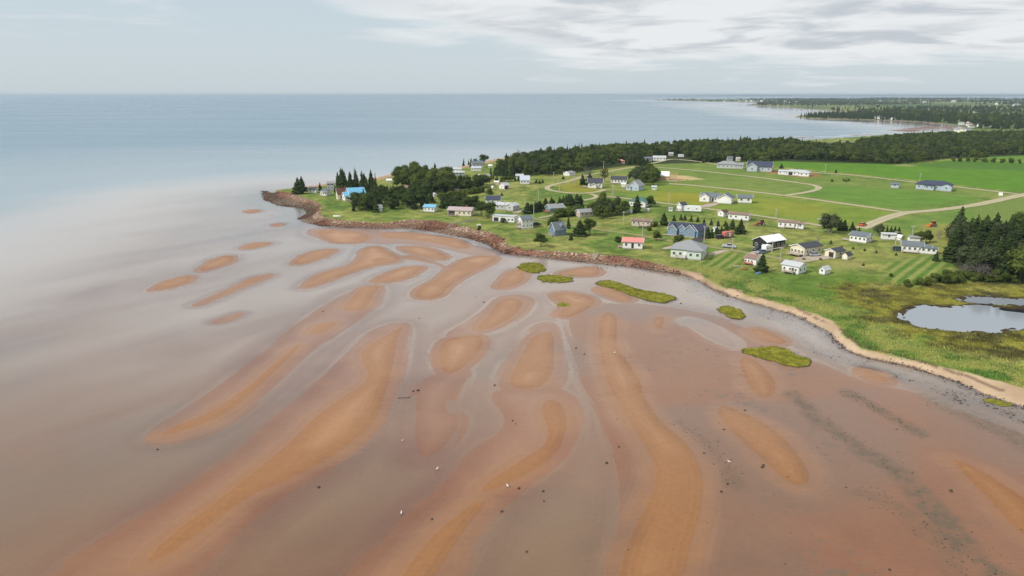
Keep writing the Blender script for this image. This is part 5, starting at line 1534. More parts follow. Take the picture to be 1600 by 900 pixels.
# ================================================================ vehicles
M_TYRE = paint('tyre_rubber', (0.02, 0.02, 0.02), 0.9)
M_RIM = paint('wheel_rim', (0.4, 0.4, 0.42), 0.35)
M_LAMP = paint('lamp_glass', (0.75, 0.75, 0.72), 0.2)
M_TAIL = paint('tail_lamp', (0.4, 0.02, 0.02), 0.3)


def wheel(root, x, y, r=0.33, wd=0.22):
    t = MB().tube((x, y - wd / 2, r), (x, y + wd / 2, r), r, r, 14).mesh('tyre')
    w_ = obj('wheel', t, root, M_TYRE)
    obj('rim', MB().tube((x, y - wd / 2 - 0.01, r), (x, y + wd / 2 + 0.01, r), r * 0.55, r * 0.55, 10).mesh('rim'), w_, M_RIM)


def car(label, px, py, az, colr, kind='car', name='parked_car', cat='car'):
    x, y, z = G(px, py)
    root = empty(name, (x, y, z + 0.06), R(az), label=label, cat=cat)
    pm = paint('car_paint_%d_%d_%d' % tuple(int(c * 99) for c in colr), colr, 0.3, 0.04, 1, 0.6)
    if kind == 'pickup':
        low = [(-2.7, 0.45), (-2.65, 0.95), (0.2, 0.98), (1.2, 0.98), (2.5, 0.88), (2.7, 0.6), (2.65, 0.38), (-2.6, 0.38)]
        cab = [(-0.7, 0.96), (-0.5, 1.62), (0.6, 1.62), (1.3, 0.96)]
        wb = (-1.6, 1.7)
    else:
        low = [(-2.2, 0.45), (-2.25, 0.85), (-1.9, 0.98), (1.1, 0.95), (2.05, 0.80), (2.25, 0.55), (2.15, 0.30), (-2.1, 0.30)]
        cab = [(-1.85, 0.95), (-1.3, 1.45), (0.25, 1.47), (1.15, 0.94)] if kind == 'car' else [(-2.1, 0.95), (-1.95, 1.66), (0.35, 1.68), (1.15, 0.94)]
        wb = (-1.35, 1.35)
    obj('body', MB().prism(low[::-1], -0.88, 0.88).mesh('body'), root, pm)
    obj('window', MB().prism(cab[::-1], -0.76, 0.76).mesh('window'), root, M_GLASS)
    (a0, a1), (b0, b1), (c0, c1), (d0, d1) = cab
    obj('cabin_roof', MB().prism([(b0 - 0.05, b1 - 0.05), (c0 + 0.05, c1 - 0.05), (c0 - 0.1, c1 + 0.05), (b0 + 0.1, b1 + 0.05)], -0.74, 0.74).mesh('cabin_roof'), root, pm)
    for xx in wb:
        for yy in (-0.82, 0.82):
            wheel(root, xx, yy)
    fx = low[4][0] + 0.1
    for yy in (-0.62, 0.62):
        obj('headlight', MB().box(fx - 0.1, fx + 0.08, yy - 0.16, yy + 0.16, 0.6, 0.74).mesh('headlight'), root, M_LAMP)
        obj('tail_light', MB().box(low[0][0] - 0.05, low[0][0] + 0.1, yy - 0.14, yy + 0.14, 0.7, 0.85).mesh('tail_light'), root, M_TAIL)
    return root


car('dark silver-blue car parked on the drive before the black house', 1189, 396, 205, (0.22, 0.27, 0.34))
car('black car half behind the dark silver-blue car', 1184, 391.5, 205, (0.03, 0.03, 0.035))
car('silver car parked on the gravel yard beside the cream house', 1273, 400, 5, (0.42, 0.45, 0.48))
car('silver pickup truck parked on the lawn beside a slim pole', 1139, 387, -25, (0.40, 0.44, 0.50), 'pickup', 'pickup_truck', 'truck')
car('black car parked beside the red trailer', 1126, 373, 20, (0.025, 0.025, 0.03), 'suv')
car('bright orange-red car at the end of the gravel lane', 1348, 353, 40, (0.55, 0.10, 0.03))
car('dark green car beside the white winged house', 1404, 392, -15, (0.04, 0.07, 0.08), 'suv')
car('black car parked beside the tall two-storey white house', 838, 352, 28, (0.02, 0.022, 0.025))


def caravan(label, px, py, az, L, W, H_, mat, name='camper_trailer', cat='trailer'):
    x, y, z = G(px, py)
    root = empty(name, (x, y, z + 0.02), R(az), label=label, cat=cat)
    hl = L / 2
    prof = [(-hl, 0.6), (-hl + 0.15, 0.45), (hl - 0.3, 0.45), (hl, 1.0), (hl - 0.1, H_ - 0.5), (hl - 0.5, H_), (-hl + 0.3, H_), (-hl, H_ - 0.25)]
    obj('body', MB().prism(prof, -W / 2, W / 2).mesh('body'), root, mat)
    M = Matrix.Translation((0, -W / 2, 0))
    for xx in (-hl * 0.5, hl * 0.45):
        window(root, M, xx, H_ * 0.6, 0.9, 0.6)
    door(root, M, 0.1, 0.5, 0.7, 1.7, M_TRIM)
    for yy in (-W / 2 + 0.15, W / 2 - 0.15):
        wheel(root, -0.2, yy, 0.34)
    obj('hitch', MB().box(hl - 0.1, hl + 1.0, -0.06, 0.06, 0.42, 0.54).mesh('hitch'), root, M_RIM)


M_CAMP = paint('camper_white', (0.80, 0.81, 0.82), 0.35, 0.04)
caravan('white camper trailer parked before the black house', 1198, 393, 30, 3.6, 2.2, 2.6, M_CAMP)
caravan('big white camper beside the tall narrow white house', 1082, 331, -14, 8.5, 2.6, 3.0, M_CAMP)
caravan('small white camper at the forest edge', 1064, 246, 0, 5.0, 2.4, 2.8, M_CAMP)
caravan('faded red trailer parked by the spruce clump', 1137, 371, 22, 4.4, 2.3, 2.5, paint('faded_red', (0.50, 0.15, 0.12), 0.6, 0.15), 'utility_trailer')


def tractor(label, px, py, az, colr):
    x, y, z = G(px, py)
    root = empty('tractor', (x, y, z), R(az), label=label, cat='tractor')
    pm = paint('tractor_%d' % int(colr[0] * 100), colr, 0.45, 0.1)
    obj('hood', MB().prism([(1.9, 0.7), (1.9, 1.35), (0.2, 1.5), (0.2, 0.7)][::-1], -0.4, 0.4).mesh('hood'), root, pm)
    obj('fender', MB().box(-1.2, -0.1, -0.8, 0.8, 1.0, 1.35).mesh('fender'), root, pm)
    cb = obj('cab', MB().box(-1.0, 0.2, -0.62, 0.62, 1.35, 2.45).mesh('cab'), root, M_GLASS)
    obj('cab_roof', MB().box(-1.15, 0.35, -0.75, 0.75, 2.45, 2.6).mesh('cab_roof'), cb, pm)
    obj('loader', MB().box(2.3, 2.9, -0.9, 0.9, 0.15, 0.8).mesh('loader'), root, pm)
    for yy in (-0.5, 0.5):
        obj('loader_arm', MB().tube((0.6, yy, 1.5), (2.4, yy, 0.6), 0.07, 0.07, 5).mesh('loader_arm'), root, pm)
    for yy in (-0.85, 0.85):
        wheel(root, -0.7, yy, 0.72, 0.4)
        wheel(root, 1.4, yy, 0.45, 0.3)


tractor('orange tractor standing on the straw-coloured grass', 1457, 354, 200, (0.62, 0.17, 0.04))
tractor('dull red tractor parked on the lawn between mobile homes', 1189, 352, 185, (0.38, 0.07, 0.06))

# ================================================================ poles and small yard things
M_POLE = paint('weathered_pole', (0.42, 0.39, 0.34), 0.9, 0.2)
M_INS = paint('insulator', (0.55, 0.56, 0.58), 0.3)
first_pole = None
POLES = [(789, 333, 20, 'utility pole behind the long flat-roofed house'), (834, 338, 23, 'utility pole in front of the clipped hedge'), (841, 319, 22, 'utility pole at the lower edge of the meadow'),
         (874, 300, 14, 'utility pole beside the loop road curve'), (898, 288, 20, 'utility pole beside the dark spruces inside the loop'), (957, 309, 20, 'utility pole beside the lane below the charcoal-roofed house'),
         (974, 352, 22, 'utility pole on the lawn next to the tan trailer home'), (1004, 370, 30, 'tall utility pole beside the tan trailer home'), (1045, 317, 14, 'utility pole in front of the yellow field'),
         (1100, 378, 25, 'pale utility pole at the asphalt drive of the blue house'), (1144, 391, 19, 'slim utility pole beside the silver pickup'), (1206, 396, 19, 'utility pole in front of the black house'),
         (1219, 409, 22, 'utility pole between black house and pale grey-roofed cottage'), (1212, 342, 15, 'utility pole beside the lane by the brown-roofed mobile home'), (1289, 271, 13, 'utility pole at the upper road beside the long white house'),
         (1436, 290, 17, 'utility pole beside the navy hip-roofed house'), (1399, 383, 20, 'slim utility pole in front of the long white shed'), (1424, 377, 22, 'utility pole behind the boxy white outbuilding'),
         (1167, 357, 8, 'short pole beside the spruce clump'), (943, 265, 13, 'utility pole beside the road below the red-roofed cottage'), (865, 283, 14, 'utility pole on the grass near the loop road'), (820, 322, 10, 'short utility pole near the pale grey-roofed house')]
for px, py, hp, lab in POLES:
    x, y, z = G(px, py)
    h = hp * math.hypot(y, x) / F_PX
    root = empty('utility_pole', (x, y, z), R(-57), label=lab, cat='pole', group='utility poles')
    obj('post', MB().tube((0, 0, -0.5), (0, 0, h), 0.19, 0.13, 8).mesh('post'), root, M_POLE)
    arm = obj('crossarm', MB().box(-0.9, 0.9, -0.06, 0.06, h * 0.93, h * 0.93 + 0.13).mesh('crossarm'), root, M_POLE)
    for xx in (-0.8, 0.8):
        obj('insulator', MB().tube((xx, 0, h * 0.93 + 0.12), (xx, 0, h * 0.93 + 0.32), 0.06, 0.04, 6).mesh('insulator'), arm, M_INS)

# wooden stairs down the bank
for px0, py0, px1, py1, lab in ((707, 350, 700, 361, 'grey wooden stairs down the rocky bank below the cream cottage'), (931, 398, 928, 406, 'short pale stairs down the bank below the pink-roofed cottage')):
    a, b = G(px0, py0), G(px1, py1)
    root = empty('beach_stairs', (a[0], a[1], 0), math.atan2(b[1] - a[1], b[0] - a[0]), label=lab, cat='stairs')
    d = max(math.hypot(b[0] - a[0], b[1] - a[1]), 4.0)
    zt, zb = a[2] + 0.5, 0.1
    n_ = 11
    for i in range(n_):
        f = (i + 0.5) / n_
        obj('tread', MB().box(d * f - 0.2, d * f + 0.2, -0.7, 0.7, zt + (zb - zt) * f, zt + (zb - zt) * f + 0.08).mesh('tread'), root, M_DECK)
    for yy in (-0.75, 0.75):
        obj('stringer', MB().tube((0, yy, zt), (d, yy, zb), 0.11, 0.11, 4).mesh('stringer'), root, M_DECK)
        hr = MB().tube((0, yy, zt + 0.95), (d, yy, zb + 0.95), 0.05, 0.05, 4)
        for f in (0.02, 0.35, 0.68, 0.98):
            hr.box(d * f - 0.05, d * f + 0.05, yy - 0.05, yy + 0.05, zt + (zb - zt) * f - 0.3, zt + (zb - zt) * f + 0.95)
        obj('handrail', hr.mesh('handrail'), root, M_DECK)
# board fence next to the cream cottage
a, b = G(712, 351), G(746, 344)
root = empty('board_fence', (a[0], a[1], 0), math.atan2(b[1] - a[1], b[0] - a[0]), label='low grey board fence between cream cottage and flat-roofed house', cat='fence')
d = math.hypot(b[0] - a[0], b[1] - a[1])
for i in range(13):
    f = i / 12
    zz_ = Hq(a[0] + (b[0] - a[0]) * f, a[1] + (b[1] - a[1]) * f)
    obj('post', MB().box(d * f - 0.06, d * f + 0.06, -0.06, 0.06, zz_ - 0.4, zz_ + 1.15).mesh('post'), root, M_POLE)
    if i < 12:
        g_ = (i + 1) / 12
        z2 = Hq(a[0] + (b[0] - a[0]) * g_, a[1] + (b[1] - a[1]) * g_)
        for kz in (0.25, 0.6, 0.95):
            obj('board', MB().add([(d * f, -0.09, zz_ + kz), (d * g_, -0.09, z2 + kz), (d * g_, -0.063, z2 + kz), (d * f, -0.063, zz_ + kz), (d * f, -0.09, zz_ + kz + 0.2), (d * g_, -0.09, z2 + kz + 0.2), (d * g_, -0.063, z2 + kz + 0.2), (d * f, -0.063, zz_ + kz + 0.2)],
                                  [(0, 3, 2, 1), (4, 5, 6, 7), (0, 1, 5, 4), (1, 2, 6, 5), (2, 3, 7, 6), (3, 0, 4, 7)]).mesh('board'), root, M_POLE)


def picnic(label, px, py, az, mat, name='picnic_table'):
    x, y, z = G(px, py)
    root = empty(name, (x, y, z), R(az), label=label, cat='table')
    obj('table_top', MB().box(-0.95, 0.95, -0.4, 0.4, 0.72, 0.78).mesh('table_top'), root, mat)
    for yy in (-0.75, 0.75):
        obj('bench', MB().box(-0.95, 0.95, yy - 0.14, yy + 0.14, 0.42, 0.47).mesh('bench'), root, mat)
    for xx in (-0.7, 0.7):
        obj('leg', MB().tube((xx, -0.75, 0), (xx, 0.3, 0.74), 0.06, 0.06, 4).tube((xx, 0.75, 0), (xx, -0.3, 0.74), 0.06, 0.06, 4).mesh('leg'), root, mat)


picnic('white picnic table on the lawn above the rocky bank', 748, 353, 20, M_TRIM)
picnic('orange-red picnic table below the red deck', 1164, 422, 30, M_DECKR)
picnic('grey picnic table on the mown lawn next to the brown-roofed cottage', 1150, 418, 10, M_DECK)


def rowboat(label, px, py, az, L, mat):
    x, y, z = G(px, py)
    root = empty('upturned_boat', (x, y, z), R(az), label=label, cat='boat')
    vs, fs = [], []
    n_ = 9
    for i in range(n_):
        f = i / (n_ - 1)
        wd = 0.62 * math.sin(math.pi * min(1, f * 0.72 + 0.28)) ** 0.7 * (1 if f < 0.98 else 0.15)
        ht = 0.5 - 0.12 * f
        for a_ in (0, 0.5, 1.0, math.pi / 2, math.pi - 1.0, math.pi - 0.5, math.pi):
            vs.append((L * (f - 0.5), wd * math.cos(a_), ht * math.sin(a_) ** 0.8))
    for i in range(n_ - 1):
        for j in range(6):
            fs.append((i * 7 + j, i * 7 + j + 1, i * 7 + j + 8, i * 7 + j + 7)[::-1])
    fs += [tuple(range(7)), tuple(range(n_ * 7 - 1, n_ * 7 - 8, -1))]
    me_ = bpy.data.meshes.new('hull')
    me_.from_pydata(vs, [], fs)
    obj('hull', me_, root, mat)
    obj('keel', MB().box(-L * 0.45, L * 0.4, -0.03, 0.03, 0.42, 0.53).mesh('keel'), root, M_DECK)


rowboat('white upturned boat on the grass above the point', 527, 338, 5, 3.8, M_TRIM)
rowboat('blue upturned boat beside the dark spruce and brown-roofed cottage', 1186, 427, 40, 3.0, paint('blue_hull', (0.10, 0.22, 0.42), 0.5))
# white road sign at the junction
x, y, z = G(1563, 307)
root = empty('road_sign', (x, y, z), R(-35), label='blank white sign board at the gravel road junction', cat='sign')
obj('board', MB().box(-1.0, 1.0, -0.05, 0.05, 0.5, 2.3).mesh('board'), root, M_TRIM)
for xx in (-0.8, 0.8):
    obj('post', MB().box(xx - 0.06, xx + 0.06, 0.06, 0.18, -0.4, 2.3).mesh('post'), root, M_POLE)

# far buildings across the bay, small but separate
random.seed(5)
k = 0
for poly, n_, sc, lab, grp in (([(1365, 187), (1400, 187.5), (1405, 184), (1368, 183)], 7, 0.9, 'pale house on the red headland across the bay', 'houses on the headland'),
                               ([(1495, 196), (1525, 201), (1550, 196), (1510, 190)], 9, 0.85, 'pale house at the head of the bay', 'houses at the head of the bay'),
                               ([(1420, 183), (1560, 190), (1600, 180), (1440, 172)], 14, 1.1, 'pale farm building among the far woods', 'far farm buildings'),
                               ([(1100, 158.2), (1190, 159.3), (1232, 161.8), (1250, 161), (1180, 157.6)], 18, 1.9, 'white building of the far harbour village', 'far harbour village'),
                               ([(1310, 165), (1600, 168), (1600, 161), (1330, 159)], 9, 2.0, 'white farm building on the distant fields', 'distant farms'),
                               ([(1492, 204.5), (1515, 206), (1515, 203.6), (1496, 203.4)], 5, 1.0, 'low grey shed on the bay shore', 'sheds on the bay shore')):
    p = PP(poly, 4)
    m_ = 0
    while m_ < n_:
        x, y = random.uniform(p[:, 0].min(), p[:, 0].max()), random.uniform(p[:, 1].min(), p[:, 1].max())
        if sdf(p, np.array([x]), np.array([y]))[0] < 0 or sdf(toe_w, np.array([x]), np.array([y]))[0] < 8:
            m_ += 0.02
            continue
        m_ = int(m_) + 1
        root = empty('far_house', (x, y, Hq(x, y)), random.random() * 3, label=lab, cat='house', group=grp)
        L, W, h = sc * random.uniform(8, 13), sc * random.uniform(6, 8), sc * random.uniform(3, 4.5)
        m2 = MB().prism([(-W / 2, -1), (W / 2, -1), (W / 2, h), (0, h + W * 0.3), (-W / 2, h)], -L / 2, L / 2)
        obj('wall', m2.mesh('wall'), root, M_WALL[random.choice(['white', 'white', 'white', 'cream', 'bluegrey'])])
        m2 = MB()
        for s_ in (-1, 1):
            vs = [(0, -L / 2 - .4, h + W * .3 + .05), (0, L / 2 + .4, h + W * .3 + .05), (s_ * (W / 2 + .4), L / 2 + .4, h - .2), (s_ * (W / 2 + .4), -L / 2 - .4, h - .2)]
            vs += [(a_, b_, c_ + 0.25) for a_, b_, c_ in vs]
            m2.add(vs, [(0, 1, 2, 3), (7, 6, 5, 4), (0, 4, 5, 1), (1, 5, 6, 2), (2, 6, 7, 3), (3, 7, 4, 0)])
        obj('roof', m2.mesh('roof'), root, M_ROOF[random.choice(['lightgrey', 'grey', 'slate', 'brown'])])
# lighthouse on the farthest point
x, y = P(1033, 156.4, 3)
root = empty('lighthouse', (x, y, Hq(x, y)), 0, label='tiny white lighthouse at the end of the farthest point', cat='lighthouse')
obj('tower', MB().tube((0, 0, -2), (0, 0, 19), 4.5, 3.0, 8).mesh('tower'), root, M_TRIM)
obj('lantern', MB().tube((0, 0, 19), (0, 0, 23), 2.2, 2.2, 8).mesh('lantern'), root, M_DOOR['red'])

# ================================================================ shore details
def vcol_material(name, rough=0.85, attr='tone'):
    m = bpy.data.materials.new(name)
    m.use_nodes = True
    t = NT(m.node_tree)
    c = t.n('ShaderNodeAttribute', attribute_name=attr).outputs['Color']
    n1 = t.noise(t.n('ShaderNodeNewGeometry').outputs['Position'], 3.0, 4, 0.6)
    c2 = t.n('ShaderNodeVectorMath', {0: c, 3: t.m('ADD', 0.7, t.m('MULTIPLY', n1, 0.6))}, operation='SCALE').outputs[0]
    b = t.n('ShaderNodeBsdfPrincipled', {'Base Color': c2, 'Roughness': rough, 'Specular IOR Level': 0.25})
    t.n('ShaderNodeOutputMaterial', {0: b.outputs[0]})
    return m


ph = (1 + 5 ** 0.5) / 2
ICO_V = np.array([(-1, ph, 0), (1, ph, 0), (-1, -ph, 0), (1, -ph, 0), (0, -1, ph), (0, 1, ph), (0, -1, -ph), (0, 1, -ph), (ph, 0, -1), (ph, 0, 1), (-ph, 0, -1), (-ph, 0, 1)]) / math.sqrt(1 + ph * ph)
ICO_F = np.array([(0, 11, 5), (0, 5, 1), (0, 1, 7), (0, 7, 10), (0, 10, 11), (1, 5, 9), (5, 11, 4), (11, 10, 2), (10, 7, 6), (7, 1, 8), (3, 9, 4), (3, 4, 2), (3, 2, 6), (3, 6, 8), (3, 8, 9), (4, 9, 5), (2, 4, 11), (6, 2, 10), (8, 6, 7), (9, 8, 1)])


def stones(name, label, cat, pos, size, tone, flat=0.7, rough=0.85):
    n_ = len(pos)
    v_ = ICO_V[None] * RNG.uniform(0.75, 1.2, (n_, 12, 1)) * (np.array(size)[:, None, None])
    v_[:, :, 0] *= RNG.uniform(0.8, 1.5, (n_, 1))
    v_[:, :, 2] *= flat
    a_ = RNG.uniform(0, 6.28, n_)
    x_ = v_[:, :, 0] * np.cos(a_)[:, None] - v_[:, :, 1] * np.sin(a_)[:, None]
    y_ = v_[:, :, 0] * np.sin(a_)[:, None] + v_[:, :, 1] * np.cos(a_)[:, None]
    v_ = np.stack([x_, y_, v_[:, :, 2]], -1) + np.array(pos)[:, None, :]
    f_ = (ICO_F[None] + (np.arange(n_) * 12)[:, None, None]).reshape(-1, 3)
    me_ = np_mesh(name, v_.reshape(-1, 3), f_)
    attr_c(me_, 'tone', np.repeat(np.array(tone), 12, 0))
    return prop(obj(name, me_, mat=vcol_material(name + '_stone', rough)), label, cat, None, 'stuff')


# rock armour on the bank: between grass edge and foot, next to the sand beach
sel = (g_dt > -0.3) & (g_dg < -0.2) & (g_beach < 0.35) & (Y < 470) & (X < 62)
sel &= (np.abs(X) < 260)
cand = np.flatnonzero(sel)
wgt = (Y[cand] ** 2.2) * np.where(nA[cand] > 0.40, 1.0, 0.45)
pick = RNG.choice(cand, size=13000, p=wgt / wgt.sum())
rx, ry = X[pick] + RNG.uniform(-0.6, 0.6, len(pick)), Y[pick] + RNG.uniform(-0.6, 0.6, len(pick))
rz_ = np.array([Hq(a_, b_) for a_, b_ in zip(rx, ry)])
sz_ = RNG.gamma(2.0, 0.09, len(pick)).clip(0.08, 0.70)
palek = 0.85 * sstep(fbm(rx / 16, ry / 16, 88, 2), 0.50, 0.64)
tone = np.array([0.20, 0.105, 0.072])[None] * (1 - palek[:, None]) + np.array([0.44, 0.34, 0.25])[None] * palek[:, None]
tone = tone * RNG.uniform(0.45, 1.3, (len(pick), 1))
low = (rz_ < 0.8)[:, None]
tone = np.where(low, tone * 0.55, tone)
stones('rock_armour', 'pink and buff boulders armouring the grassy bank', 'rocks', np.stack([rx, ry, rz_ + sz_ * 0.15], 1), sz_, tone)
# dark cobbles in the muddy margin below the sand beach and round the point
sel = np.flatnonzero((g_dt > -9) & (g_dt < 0.3) & (Y < 300) & (X > 30) & (X < 130) & (nB > 0.40))
pick = RNG.choice(sel, 5200)
rx, ry = X[pick] + RNG.uniform(-0.5, 0.5, len(pick)), Y[pick] + RNG.uniform(-0.5, 0.5, len(pick))
rz_ = np.array([Hq(a_, b_) for a_, b_ in zip(rx, ry)])
sz_ = RNG.gamma(2.5, 0.05, len(pick)).clip(0.06, 0.35)
tone = np.array([0.075, 0.055, 0.045])[None] * RNG.uniform(0.5, 1.6, (len(pick), 1))
stones('shore_cobbles', 'dark weedy cobbles in the mud below the beach', 'cobbles', np.stack([rx, ry, rz_ + sz_ * 0.2], 1), sz_, tone, 0.55, 0.5)
# drifts of seaweed on the damp flat
pos, sz_ = [], []
for pts_, wd, amt in WEED:
    p = PP(pts_, 0)
    for _ in range(int(600 * amt)):
        i = random.randrange(len(p) - 1)
        f = random.random()
        c = p[i] + (p[i + 1] - p[i]) * f
        x, y = c[0] + random.gauss(0, wd * 0.55), c[1] + random.gauss(0, wd * 0.55)
        pos.append((x, y, Hq(x, y) + 0.005))
        sz_.append(min(0.40, random.gammavariate(1.6, 0.028) + 0.025))
for _ in range(700):
    x, y = random.uniform(15, 130), random.uniform(80, 215)
    if Hq(x, y) < 0.25 and float(fbm(np.array([x / 14]), np.array([y / 14]), 95, 2)[0]) > 0.5:
        pos.append((x, y, Hq(x, y) + 0.005))
        sz_.append(random.uniform(0.04, 0.16))
tone = np.array([0.085, 0.070, 0.040])[None] * RNG.uniform(0.5, 1.7, (len(pos), 1))
stones('seaweed', 'dark scattered seaweed drifts on the damp sand', 'seaweed', pos, sz_, tone, 0.22, 0.55)

# single dark rocks that stand out on the flat
ROCKS = [(498, 761), (246, 702), (646, 611), (653, 610), (773, 602), (806, 662), (801, 657), (900, 544), (913, 553), (811, 763), (849, 767), (850, 782), (675, 811), (784, 799), (823, 861), (1127, 768), (1137, 756), (1100, 708), (1193, 727), (1191, 730),
         (1131, 671), (1164, 641), (948, 723), (967, 698), (1275, 905), (1390, 890), (1486, 767), (655, 497), (743, 464), (756, 472), (1064, 474), (505, 486), (425, 336), (446, 335), (449, 349), (420, 309)]
proto_rock = None
for px, py in ROCKS:
    x, y = P(px, py, 0.05)
    if proto_rock is None:
        r0 = random.Random(3)
        v_ = [tuple(np.array(p_) * r0.uniform(0.75, 1.2) * np.array([1, 0.8, 0.6])) for p_ in ICO_V]
        me_ = bpy.data.meshes.new('rock')
        me_.from_pydata(v_, [], [tuple(f_) for f_ in ICO_F])
        o = obj('rock', me_, None, paint('dark_rock', (0.045, 0.036, 0.028), 0.7, 0.3, 4))
        proto_rock = o
    else:
        o = proto_rock.copy()
        COL.objects.link(o)
    s_ = random.uniform(0.12, 0.26) * (1 + y / 260)
    o.location = (x, y, max(Hq(x, y), -0.1) + s_ * 0.15)
    o.scale = (s_, s_, s_)
    o.rotation_euler = (0, 0, random.random() * 6)
    prop(o, 'small dark rock lying on the tidal flat', 'rock', 'dark rocks on the tidal flat')
# driftwood pole
x, y = P(632, 622, 0)
o = obj('driftwood', MB().tube((-1.4, 0, 0.04), (1.2, 0.2, 0.06), 0.07, 0.04, 6).tube((0.6, 0.1, 0.1), (1.3, 0.8, 0.22), 0.05, 0.02, 5).mesh('driftwood'), None, M_BARK)
o.location = (x, y, max(Hq(x, y), 0))
prop(o, 'thin driftwood pole lying in the shallow channel', 'driftwood')

# gulls resting on the sand
M_GULL = paint('gull_white', (0.80, 0.80, 0.78), 0.7, 0.04)
M_WING = paint('gull_grey', (0.38, 0.40, 0.43), 0.7, 0.08)
M_BEAK = paint('gull_beak', (0.6, 0.38, 0.05), 0.6)


def ring_mesh(spine, rad, n_=8):
    vs, fs = [], []
    for (x_, z_), (ry_, rz__) in zip(spine, rad):
        vs += [(x_, ry_ * math.cos(2 * math.pi * i / n_), z_ + rz__ * math.sin(2 * math.pi * i / n_)) for i in range(n_)]
    for k_ in range(len(spine) - 1):
        fs += [(k_ * n_ + i, k_ * n_ + (i + 1) % n_, (k_ + 1) * n_ + (i + 1) % n_, (k_ + 1) * n_ + i) for i in range(n_)]
    fs += [tuple(range(n_ - 1, -1, -1)), tuple(range((len(spine) - 1) * n_, len(spine) * n_))]
    me_ = bpy.data.meshes.new('body')
    me_.from_pydata(vs, [], fs)
    return me_


gull_body = ring_mesh([(-0.30, 0.27), (-0.22, 0.27), (-0.10, 0.25), (0.04, 0.26), (0.14, 0.30), (0.19, 0.37), (0.21, 0.43), (0.25, 0.46), (0.30, 0.45), (0.33, 0.44)],
                      [(0.015, 0.01), (0.05, 0.035), (0.09, 0.085), (0.10, 0.10), (0.085, 0.085), (0.05, 0.05), (0.042, 0.045), (0.045, 0.045), (0.03, 0.03), (0.012, 0.012)])
gull_wing = MB().add([(0.10, 0.10, 0.31), (-0.10, 0.115, 0.32), (-0.36, 0.04, 0.28), (-0.08, 0.10, 0.22), (0.10, 0.095, 0.25)], [(0, 1, 2, 3, 4)]).mesh('wing')
gull_wing2 = MB().add([(0.10, -0.10, 0.31), (-0.10, -0.115, 0.32), (-0.36, -0.04, 0.28), (-0.08, -0.10, 0.22), (0.10, -0.095, 0.25)], [(4, 3, 2, 1, 0)]).mesh('wing')
gull_leg = MB().tube((0, 0, 0), (0, 0, 0.18), 0.012, 0.012, 5).mesh('leg')
gull_beak = MB().add([(0.33, 0.012, 0.44), (0.33, -0.012, 0.44), (0.33, 0, 0.455), (0.40, 0, 0.43)], [(0, 1, 3), (1, 2, 3), (2, 0, 3)]).mesh('beak')
for px, py, lab in ((627, 803, 'white gull standing alone on the pink damp sand'), (793, 761, 'white gull at the lower edge of an orange sand bar'), (683, 734, 'white gull beside the olive channel edge'), (629, 690, 'white gull beside a channel between two bars'),
                    (960, 553, 'white gull on the long curving sand bar'), (1139, 723, 'white gull near the seaweed-flecked mud'), (702, 430, 'white gull on a sand bar near the bank')):
    x, y = P(px, py, 0.05)
    root = empty('gull', (x, y, max(Hq(x, y), 0.0)), random.random() * 6.28, label=lab, cat='gull', group='gulls on the flats')
    root.scale = (1.0, 1.0, 1.0)
    obj('body', gull_body, root, M_GULL)
    obj('wing', gull_wing, root, M_WING)
    obj('wing', gull_wing2, root, M_WING)
    obj('beak', gull_beak, root, M_BEAK)
    for yy in (-0.04, 0.04):
        obj('leg', gull_leg, root, M_BEAK).location = (0, yy, 0)

# ---------------------------------------------------------------- salt-marsh islets
M_ISL = bpy.data.materials.new('marsh_grass')
M_ISL.use_nodes = True
t = NT(M_ISL.node_tree)
pos_ = t.n('ShaderNodeNewGeometry').outputs['Position']
c_ = t.mix(t.ss(t.noise(pos_, 0.55, 5, 0.6), 0.35, 0.65), (0.125, 0.138, 0.014), (0.250, 0.228, 0.028))
c_ = t.mix(t.ss(t.noise(pos_, 2.5, 4, 0.6), 0.55, 0.75), c_, (0.05, 0.06, 0.012))
b_ = t.n('ShaderNodeBsdfPrincipled', {'Base Color': c_, 'Roughness': 0.9, 'Specular IOR Level': 0.1})
t.n('ShaderNodeOutputMaterial', {0: b_.outputs[0]})
M_BANK = paint('peat_bank', (0.050, 0.038, 0.020), 0.8, 0.4, 2.0)
ISLES = [([(808, 415), (818, 410), (835, 409), (850, 413), (854, 421), (840, 426), (820, 424), (811, 420)], 'olive marsh-grass islet with a bare notch below the spreading pine'),
         ([(837, 432), (850, 428), (875, 430), (897, 433), (893, 439), (870, 441), (845, 439)], 'oval olive marsh-grass islet next to a pale sand bar'),
         ([(930, 440), (945, 436), (965, 440), (990, 449), (1010, 454), (1040, 458), (1058, 464), (1050, 470), (1030, 472), (1010, 468), (985, 460), (955, 450), (938, 445)], 'long narrow olive marsh-grass islet along the creek'),
         ([(1117, 482), (1130, 476), (1145, 478), (1160, 486), (1169, 492), (1160, 498), (1142, 496), (1132, 489)], 'small hooked marsh-grass islet near the beach'),
         ([(1158, 545), (1180, 542), (1210, 540), (1235, 546), (1250, 555), (1270, 560), (1263, 571), (1240, 572), (1215, 566), (1190, 559), (1170, 553)], 'broad leaf-shaped marsh-grass islet on the muddy flat'),
         ([(869, 474), (880, 471), (893, 473), (890, 478), (876, 479)], 'tiny marsh-grass tuft on top of a sand bar'),
         ([(889, 428), (896, 427), (901, 429), (893, 431)], 'tiny marsh-grass tuft beside the oval islet'),
         ([(1535, 622), (1555, 621), (1587, 630), (1575, 634), (1550, 629)], 'strip of marsh grass at the foot of the sand beach')]
